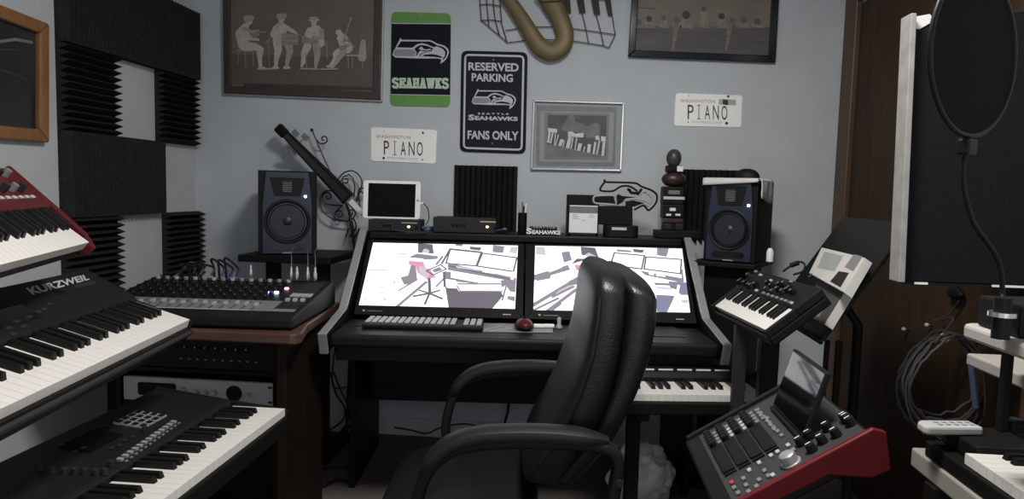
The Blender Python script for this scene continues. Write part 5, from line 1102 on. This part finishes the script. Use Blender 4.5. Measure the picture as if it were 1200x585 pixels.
# ------------------------------------------------------------------ music stand with booklets
ta = R(57); o = Vector((.672, 1.93, .815)); MB_ = fr(o, (0, -1, 0), (math.cos(ta), 0, math.sin(ta)), (-math.sin(ta), 0, math.cos(ta)))
hb = hit(1042, 270, MB_).y; wf = -hit(985, 258, MB_).x
S = thing('music_stand', 'large black music stand tilted behind the booklets by the door', 'music stand', MB_)
b = MB(); b.box((-wf, -.01, -.012), (.02, hb + .03, 0), m_deskb); b.build('desk_plate', S, bevel=.003)
b = MB(); b.box((-wf, -.022, -.012), (.02, -.0105, .045), m_blk); b.build('ledge', S, bevel=.003)
Mi_ = MB_.inverted()
b = MB(); pc = MB_ @ Vector((-.10, .12, -.013)); b.tube([pc, (pc.x + .06, pc.y, pc.z - .08), (pc.x + .06, pc.y, .04)], .013, m_blk, 10); b.build('pole', S, world=True, smooth=True)
for a in (20, 140, 260): b = MB(); b.tube([(pc.x + .06, pc.y, .10), (pc.x + .06 + .2 * math.cos(R(a)), pc.y + .2 * math.sin(R(a)), .012)], .009, m_blk, 8); b.build('leg', S, world=True)
b = MB()
pn = onp(970, 400, y=1.96)
b.tube([(pn.x, 1.96, .795), (pn.x - .005, 1.96, .55)], .007, m_blk, 8); b.tube([(pn.x + .03, 1.96, .795), (pn.x + .03, 1.96, .55)], .01, m_blk, 8); b.build('support_rod', S, world=True)
def booklet(pts, z0, z1, label, cover, patches):
    q = [tuple(hit(*p, MB_, z1)[:2]) for p in pts]
    M2 = MB_ @ T(q[0][0], q[0][1], z0); S = thing('booklet', label, 'booklet', M2); l = lambda ps: [(x - q[0][0], y - q[0][1]) for x, y in ps]
    b = MB(); b.prism(l(q), .001, z1 - z0 - .0012, m_paper); b.build('pages', S); b = MB(); b.prism(l(offset_poly(q, .001)), z1 - z0 - .0011, z1 - z0, cover); b.build('cover', S)
    b = MB()
    for m, pp in patches: b.flat(l([tuple(hit(*p, MB_, z1)[:2]) for p in pp]), z1 - z0 + .0004, m)
    b.build('cover_picture', S)
m_cov = pm('dark_cover', (.05, .048, .046), .5, var=.2, scale=12)
Z = lambda p: zo(p, 820, 290, 4.5)
booklet([(966, 380), (989, 343), (958, 330), (938, 365)], .001, .028, 'lower dark-covered booklet with pale page edges on the music stand', m_cov, [(m_grey, [(952, 368), (960, 372), (968, 357), (960, 354)])])
booklet([(989, 343), (1013, 302), (963, 290), (948, 320)], .0285, .054, 'upper pale booklet with a dark picture on its cover, on the music stand', m_paper, [(m_matd, [(1001, 298), (1011, 301), (1000, 318), (990, 313)]), (m_char, [(983, 318), (995, 320), (985, 337), (973, 330)]), (m_mat, [(966, 295), (988, 300), (978, 318), (958, 314)])])
# ------------------------------------------------------------------ right-hand desk, keyboard, tray
S = thing('keyboard_desk', 'cream topped desk at the lower right carrying a small keyboard', 'desk', T(.95, 1.0, 0))
pd = onp(1068, 524, z=.66); b = MB(); b.prism([(pd.x, pd.y), (1.11, pd.y + .02), (1.11, .35), (pd.x - .01, .35)], .62, .66, m_cream); b.build('desktop', S, world=True, bevel=.004)
for x, y in ((.74, pd.y - .1), (1.06, pd.y - .1), (.74, .45), (1.06, .45)): b = MB(); b.box((x - .02, y - .02, 0), (x + .02, y + .02, .6195), m_blk); b.build('leg', S, world=True, bevel=.002)
o = onp(1131, 531, z=.715); MK = fr(o, (0, -1, 0), (1, 0, 0), (0, 0, 1)); W = .0235; nw = 25
S = thing('controller_keyboard', 'small black keyboard with white keys on the cream desk at the lower right', 'keyboard', MK)
keys(S, 0, 0, 0, nw, 0, W, .14)
b = MB(); b.box((-.13, -.008, -.0545), (nw * W + .03, .30, -.0215), m_blk); b.build('lower_case', S, bevel=.004)
b = MB(); b.box((-.002 - .128, .02, -.021), (-.002, .141, .012), m_blk); b.build('wheel_block', S, bevel=.005); b = MB(); b.box((-.13, .143, -.021), (nw * W + .03, .30, .022), m_blk2); b.build('control_panel', S, bevel=.004)
for k, (px, py) in enumerate(((1150, 497), (1160, 495), (1172, 497), (1190, 506), (1188, 520), (1197, 524))):
    p = hit(px, py, MK, .025); b = MB(); b.lathe([(.010, 0), (.009, .014), (.002, .015)], m_char if k < 3 else m_grey, T(p.x, max(p.y, .155), .0222), 12); b.build('knob', S, smooth=True)
ph = MK @ Vector((-.07, .055, .0125)); ph_ = onp(1112, 503, z=ph.z + .006)
S = thing('white_handset', 'white remote handset with small buttons lying on the small keyboard', 'remote', T(ph_.x, ph_.y, ph.z + .0005) @ RZ(8))
b = MB(); b.prism([(-.062, -.012), (-.058, -.022), (.055, -.022), (.055, .022), (-.045, .022), (-.058, .012)], 0, .017, m_hand); b.build('body', S, bevel=.005)
for i in range(5):
    for j in range(2): b = MB(); b.box((-.028 + i * .016, -.012 + j * .014, .0171), (-.02 + i * .016, -.005 + j * .014, .0185), m_mat); b.build('button', S)
# tray shelf
pt = onp(1146, 385, z=1.0)
S = thing('tray_shelf', 'pale rounded two-tier shelf above the small keyboard at the right edge', 'shelf', T(.8, 1.0, 0))
b = MB(); b.prism(rrect(pt.x, .55, XR, pt.y + .05, .02), .978, 1.0, m_tray); b.build('upper_tray', S, world=True, bevel=.005)
pu = onp(1157, 420, z=.93); b = MB(); b.box((pu.x, .60, .905), (XR, pu.y + .06, .925), m_cream); b.build('lower_tray', S, world=True, bevel=.003)
for y in (1.02, .65):
    x = onp(1179, 440, y=1.02).x; b = MB(); b.box((x - .006, y - .006, .86), (x + .006, y + .006, .9775), m_blk); b.box((x + .0095, y - .008, .86), (XR, y + .008, .876), m_blk); b.build('bracket', S, world=True, bevel=.002)
p = onp(1216, 358, y=.98); S = thing('black_device', 'small black device with pale marks on the upper tray at the right edge', 'device', T(p.x + .03, .98, 1.0005))
b = MB(); b.box((-.05, 0, 0), (.05, .1, .045), m_blk); b.build('case', S, bevel=.004)
for x, z in ((-.035, .037), (-.04, .024), (-.03, .012), (-.01, .03)): b = MB(); b.box((x, -.0012, z), (x + .012, -.0002, z + .006), m_white); b.build('pale_mark', S)
# pop filter on its gooseneck
c = onp(1142, 64, y=1.0); S = thing('pop_filter', 'round black pop filter on a bent gooseneck clamped to the tray shelf', 'pop filter', T(onp(1174, 372, y=.98).x, .98, 1.0005))
Mp = T(*c) @ RZ(36); rr = .107
b = MB(); b.tube([tuple(Mp @ Vector((rr * math.cos(2 * math.pi * k / 48), 0, rr * math.sin(2 * math.pi * k / 48)))) for k in range(48)], .0036, m_blk2, 10, closed=True); b.build('rim', S, world=True, smooth=True)
b = MB(); b.prism(circ(0, 0, rr - .002, 48), -.0015, .0015, m_mesh, Mp @ RX(90)); b.build('mesh_disc', S, world=True)
b = MB(); b.box((-.012, -.008, -rr - .026), (.012, .008, -rr - .004), m_blk2, Mp); b.build('clip', S, world=True, bevel=.003)
e = Mp @ Vector((0, 0, -rr - .02)); b = MB(); b.tube(smoothpath([e, *[onp(px, py, y=1.0) for px, py in ((1128, 200), (1131, 230), (1141, 262), (1155, 282), (1167, 300), (1173, 320), (1175, 345))], (onp(1174, 372, y=.98).x, .98, 1.045)], 6), .0033, m_blk, 10); b.build('gooseneck', S, world=True, smooth=True)
x = onp(1174, 372, y=.98).x; b = MB(); b.cyl((x, .98, 1.0), (x, .98, 1.055), .011, m_blk2); b.cyl((x, .98, 1.03), (x, .98, 1.036), .017, m_chrome); b.build('clamp', S, world=True, smooth=True)
m_edge = pm('worn_white_edge', (.26, .25, .24), .6, var=.15, scale=25)
# ------------------------------------------------------------------ acoustic panel with white edge
a, e = onp(1056, 22, y=1.75), onp(1042, 328, y=1.75); t = .03; xr = XR
S = thing('acoustic_baffle', 'black fabric acoustic panel with a white left edge fixed to the right wall', 'panel', T(a.x, 1.75, e.z))
tlx = a.x; blx = e.x
b = MB(); b.prism([(tlx + .0127, a.z), (xr, a.z + .02), (xr, e.z), (blx + .0147, e.z)], -1.75 - t + .03, -1.7235 + 0, m_panel, Matrix(((1, 0, 0, 0), (0, 0, -1, 0), (0, 1, 0, 0), (0, 0, 0, 1)))); b.build('panel', S, world=True, bevel=.003)
AXZ = Matrix(((1, 0, 0, 0), (0, 0, -1, 0), (0, 1, 0, 0), (0, 0, 0, 1)))
b = MB(); b.prism([(tlx, a.z + .001), (tlx + .0125, a.z + .001), (blx + .0145, e.z), (blx, e.z)], -1.752, -1.7, m_edge, AXZ); b.build('edge_strip', S, world=True, bevel=.002)
b = MB(); b.prism([(tlx + .018, a.z - .002), (tlx + .050, a.z + .004), (tlx + .062, a.z - .012), (tlx + .03, a.z - .03), (tlx + .02, a.z - .028)], 0, .004, m_cloth, AXZ @ T(0, 0, -1.748 + .027 - .0005)) if 0 else b.prism([(tlx + .018, a.z - .002), (tlx + .050, a.z + .004), (tlx + .062, a.z - .010), (tlx + .03, a.z - .03), (tlx + .02, a.z - .028)], -1.7232, -1.7212 + 0, m_cloth, AXZ); b.build('corner_tape', S, world=True)
b = MB(); b.box((blx + .02, 1.722, e.z - .006), (xr, 1.752, e.z - .0005), m_blk); b.box((blx + .045, 1.7195, e.z - .005), (blx + .075, 1.7215, e.z), m_white); b.box((onp(1163, 331, y=1.72).x, 1.7195, e.z - .005), (xr, 1.7215, e.z), m_white); b.build('bottom_edge', S, world=True)  # white stretches: lit parts of the bottom trim put into its colour
# ------------------------------------------------------------------ coiled cable on its hook, small hooks on the door
ph = onp(1107, 396, y=2.05); S = thing('wall_hook', 'white tipped long hook on the right wall carrying the coiled cable', 'hook', T(XR, 2.05, ph.z))
b = MB(); b.cyl((XR - .001, 2.05, ph.z + .01), (XR - .012, 2.05, ph.z + .01), .022, m_grey); b.build('wall_plate', S, world=True); b = MB(); b.tube([(XR - .012, 2.05, ph.z + .01), (ph.x + .01, 2.05, ph.z - .004)], .005, m_grey, 8); b.build('arm', S, world=True); b = MB(); b.ell((ph.x, 2.05, ph.z), (.014, .012, .013), m_white); b.build('tip', S, world=True, smooth=True)
b = MB(); rnd = random.Random(5)
for k in range(9):
    w_ = .098 + .02 * rnd.random(); h_ = .118 + .032 * rnd.random(); cx = ph.x + .004 + .014 * (rnd.random() - .5); y = 2.012 + .0085 * k; ct = ph.z - .006 - h_ + .022
    pts = [(cx + w_ * math.sin(a) * (1 - .25 * max(0, math.cos(a))), y + .008 * math.sin(a * 2 + k), ct + h_ * math.cos(a) - (.012 if abs(a) > 2 else 0) * rnd.random()) for a in [2 * math.pi * j / 40 for j in range(40)]]
    b.tube(pts, .0037, m_gcable, 7, closed=True)
b.tube(smoothpath([(ph.x + .05, 2.0, ph.z - .03), (ph.x + .085, 2.0, ph.z - .1), (ph.x + .095, 2.0, ph.z - .2), (ph.x + .1, 2.01, ph.z - .3)], 6), .0037, m_gcable, 7)
one('coiled_cable', b, 'coil of dark cable hanging from the white tipped hook', 'cable', None, None, smooth=True)
b = MB(); x = ph.x + .055; b.tube([(x - .012, 1.99, ph.z - .06), (x + .01, 1.99, ph.z - .18)], .008, m_blue, 8); one('blue_cable_tie', b, 'blue fabric strap hanging on the coiled cable', 'strap', None, None)
for k, (px, py, lbl) in enumerate(((1059, 386, 'small pale wall hook left of the coiled cable'), (1086, 381, 'small pale wall hook just above and left of the coil'))):
    p = onp(px, py, x=XR - .03); b = MB(); b.cyl((XR - .0005, p.y, p.z + .003), (XR - .005, p.y, p.z + .003), .012, m_char); b.tube([(XR - .005, p.y, p.z + .003), (XR - .024, p.y, p.z - .002)], .004, m_char, 8); b.ell((XR - .03, p.y, p.z), (.007, .008, .007), m_lgrey); one('wall_hook', b, lbl, 'hook', None, 'small hooks by the door')
pk = onp(1118, 343, x=XR - .03); b = MB(); b.ell((XR - .028, pk.y, pk.z), (.015, .035, .02), m_blk); b.ell((XR - .03, pk.y - .03, pk.z - .002), (.012, .018, .012), m_blk); b.tube(smoothpath([(XR - .03, pk.y - .03, pk.z - .02), (XR - .03, pk.y + .02, pk.z - .07), (XR - .04, pk.y + .08, pk.z - .1), (XR - .06, 2.10, ph.z + .05), (XR - .1, 2.07, ph.z + .012)], 6), .0025, m_gcable, 6)
one('knotted_cord', b, 'knotted dark cord hanging on the right wall above the coil', 'cord', None, None, smooth=True)
# ------------------------------------------------------------------ floor things
def bag(x, y, r, h, label, seed, mat):
    rnd = random.Random(seed); bm = bmesh.new(); bmesh.ops.create_icosphere(bm, subdivisions=4, radius=1.0)
    from mathutils import noise
    for v in bm.verts:
        n_ = v.co.normalized(); k = 1 + .28 * noise.noise(n_ * 2.2 + Vector((seed, 0, 0))) + .12 * noise.noise(n_ * 6 + Vector((0, seed, 0)))
        v.co = Vector((n_.x * r[0] * k, n_.y * r[1] * k, max(n_.z * h * k + h * .75, 0)))
    me = bpy.data.meshes.new('plastic_bag'); bm.to_mesh(me); bm.free(); me.materials.append(mat); me.shade_smooth(); me.set_sharp_from_angle(angle=R(28))
    o = bpy.data.objects.new('plastic_bag', me); COL.objects.link(o); o.location = (x, y, .0005); return tag(o, label, 'bag')
p = onp(752, 545, y=2.62); bag(p.x, 2.66, (.12, .1), .125, 'crumpled pale plastic bag on the floor behind the chair', 3, m_bag)
p = onp(772, 582, y=2.5); bag(p.x, 2.42, (.07, .08), .05, 'low crumpled pale bag on the floor in front of the taller bag', 8, m_bag)
def wire(lbl, pts, r=.004, m=m_cable): b = MB(); b.tube(smoothpath(pts, 7), r, m, 7); return one('floor_cable', b, lbl, 'cable', None, 'cables under the desk', smooth=True)
wire('black cable hanging in an arc against the wall left of the desk', [onp(387, 436, y=3.1), onp(394, 462, y=3.12), onp(404, 478, y=3.12), onp(402, 492, y=3.12), onp(388, 503, y=3.13), (onp(384, 505, y=3.13).x - .05, 3.13, .012)])
wire('second cable hanging straighter against the wall left of the desk', [onp(391, 436, y=3.14), onp(398, 455, y=3.15), onp(409, 480, y=3.15), onp(406, 500, y=3.15), (onp(410, 503, y=3.15).x, 3.12, .012)])
wire('cable stretched level between the wooden table and the desk leg', [Vector((-.862 + .02, 2.43, .63)), onp(390, 452, y=2.8), onp(412, 453, y=2.9), onp(440, 455, y=2.84), Vector((-.6, 2.815, .35))], .003)
wire('cable drooping along the wall base under the desk', [onp(462, 501, y=3.12), onp(480, 504, y=3.1), onp(500, 508, y=3.1), onp(515, 502, y=3.1), onp(540, 497, y=3.1), onp(560, 500, y=3.1), onp(575, 508, y=3.12)])
wire('cable lying on the floor beside the desk leg', [(onp(372, 553, z=.006).x, onp(372, 553, z=.006).y, .006), (onp(385, 548, z=.006).x, onp(385, 548, z=.006).y, .006), (onp(398, 549, z=.006).x, onp(398, 549, z=.006).y, .006), (onp(412, 544, z=.006).x, onp(412, 544, z=.006).y, .006)], .005)
wire('cable lying on the floor nearer the camera beside the desk', [(onp(362, 575, z=.006).x, onp(362, 575, z=.006).y, .006), (onp(380, 570, z=.006).x, onp(380, 570, z=.006).y, .006), (onp(396, 562, z=.006).x, onp(396, 562, z=.006).y, .006), (onp(410, 566, z=.006).x, onp(410, 566, z=.006).y, .006)], .005)
b = MB(); p = onp(592, 494, y=3.12); b.tube([(p.x - .012, 3.12, p.z - .05), (p.x + .012, 3.12, p.z + .05), (p.x + .02, 3.13, p.z + .3)], .006, m_blk, 8); b.tube([(p.x - .012, 3.12, p.z - .05), (p.x - .02, 3.12, .006)], .006, m_blk, 8); one('floor_cable', b, 'thick dark cable dropping to the floor behind the far chair arm', 'cable', None, 'cables under the desk', smooth=True)
# ------------------------------------------------------------------ light
def area(name, loc, rot, sx, sy, pw, col):
    l = bpy.data.lights.new(name, 'AREA'); l.shape = 'RECTANGLE'; l.size = sx; l.size_y = sy; l.energy = pw; l.color = col
    o = bpy.data.objects.new(name, l); COL.objects.link(o); o.location = loc; o.rotation_euler = rot; return o
S = thing('ceiling_light', 'square frosted ceiling light in front of the desk', 'ceiling light', T(.1, 1.25, ZC - .0005) @ RX(180))
b = MB(); b.box((-.2, -.2, 0), (.2, .2, .02), m_white); b.build('frame', S, bevel=.004)
b = MB(); b.box((-.18, -.18, .0205), (.18, .18, .05), em('lamp_glass', (1, .96, .9), 1.5)); b.build('diffuser', S, bevel=.01)
area('ceiling_lamp', (.1, 1.25, ZC - .06), (0, 0, 0), .36, .36, 33, (1, .97, .94))
area('rear_fill_light', (.7, -.85, 1.4), (R(88), 0, R(18)), 1.0, 1.2, 4.5, (1, 1, 1))  # fill added behind the camera for highlights on the chair back
w = bpy.data.worlds.new('world'); SC.world = w; w.use_nodes = True; w.node_tree.nodes['Background'].inputs['Color'].default_value = (.85, .92, 1, 1); w.node_tree.nodes['Background'].inputs['Strength'].default_value = .5
vs = SC.view_settings; vs.view_transform = 'Standard'; vs.look = 'None'; vs.gamma = 1; vs.exposure = 0.45; vs.use_curve_mapping = False
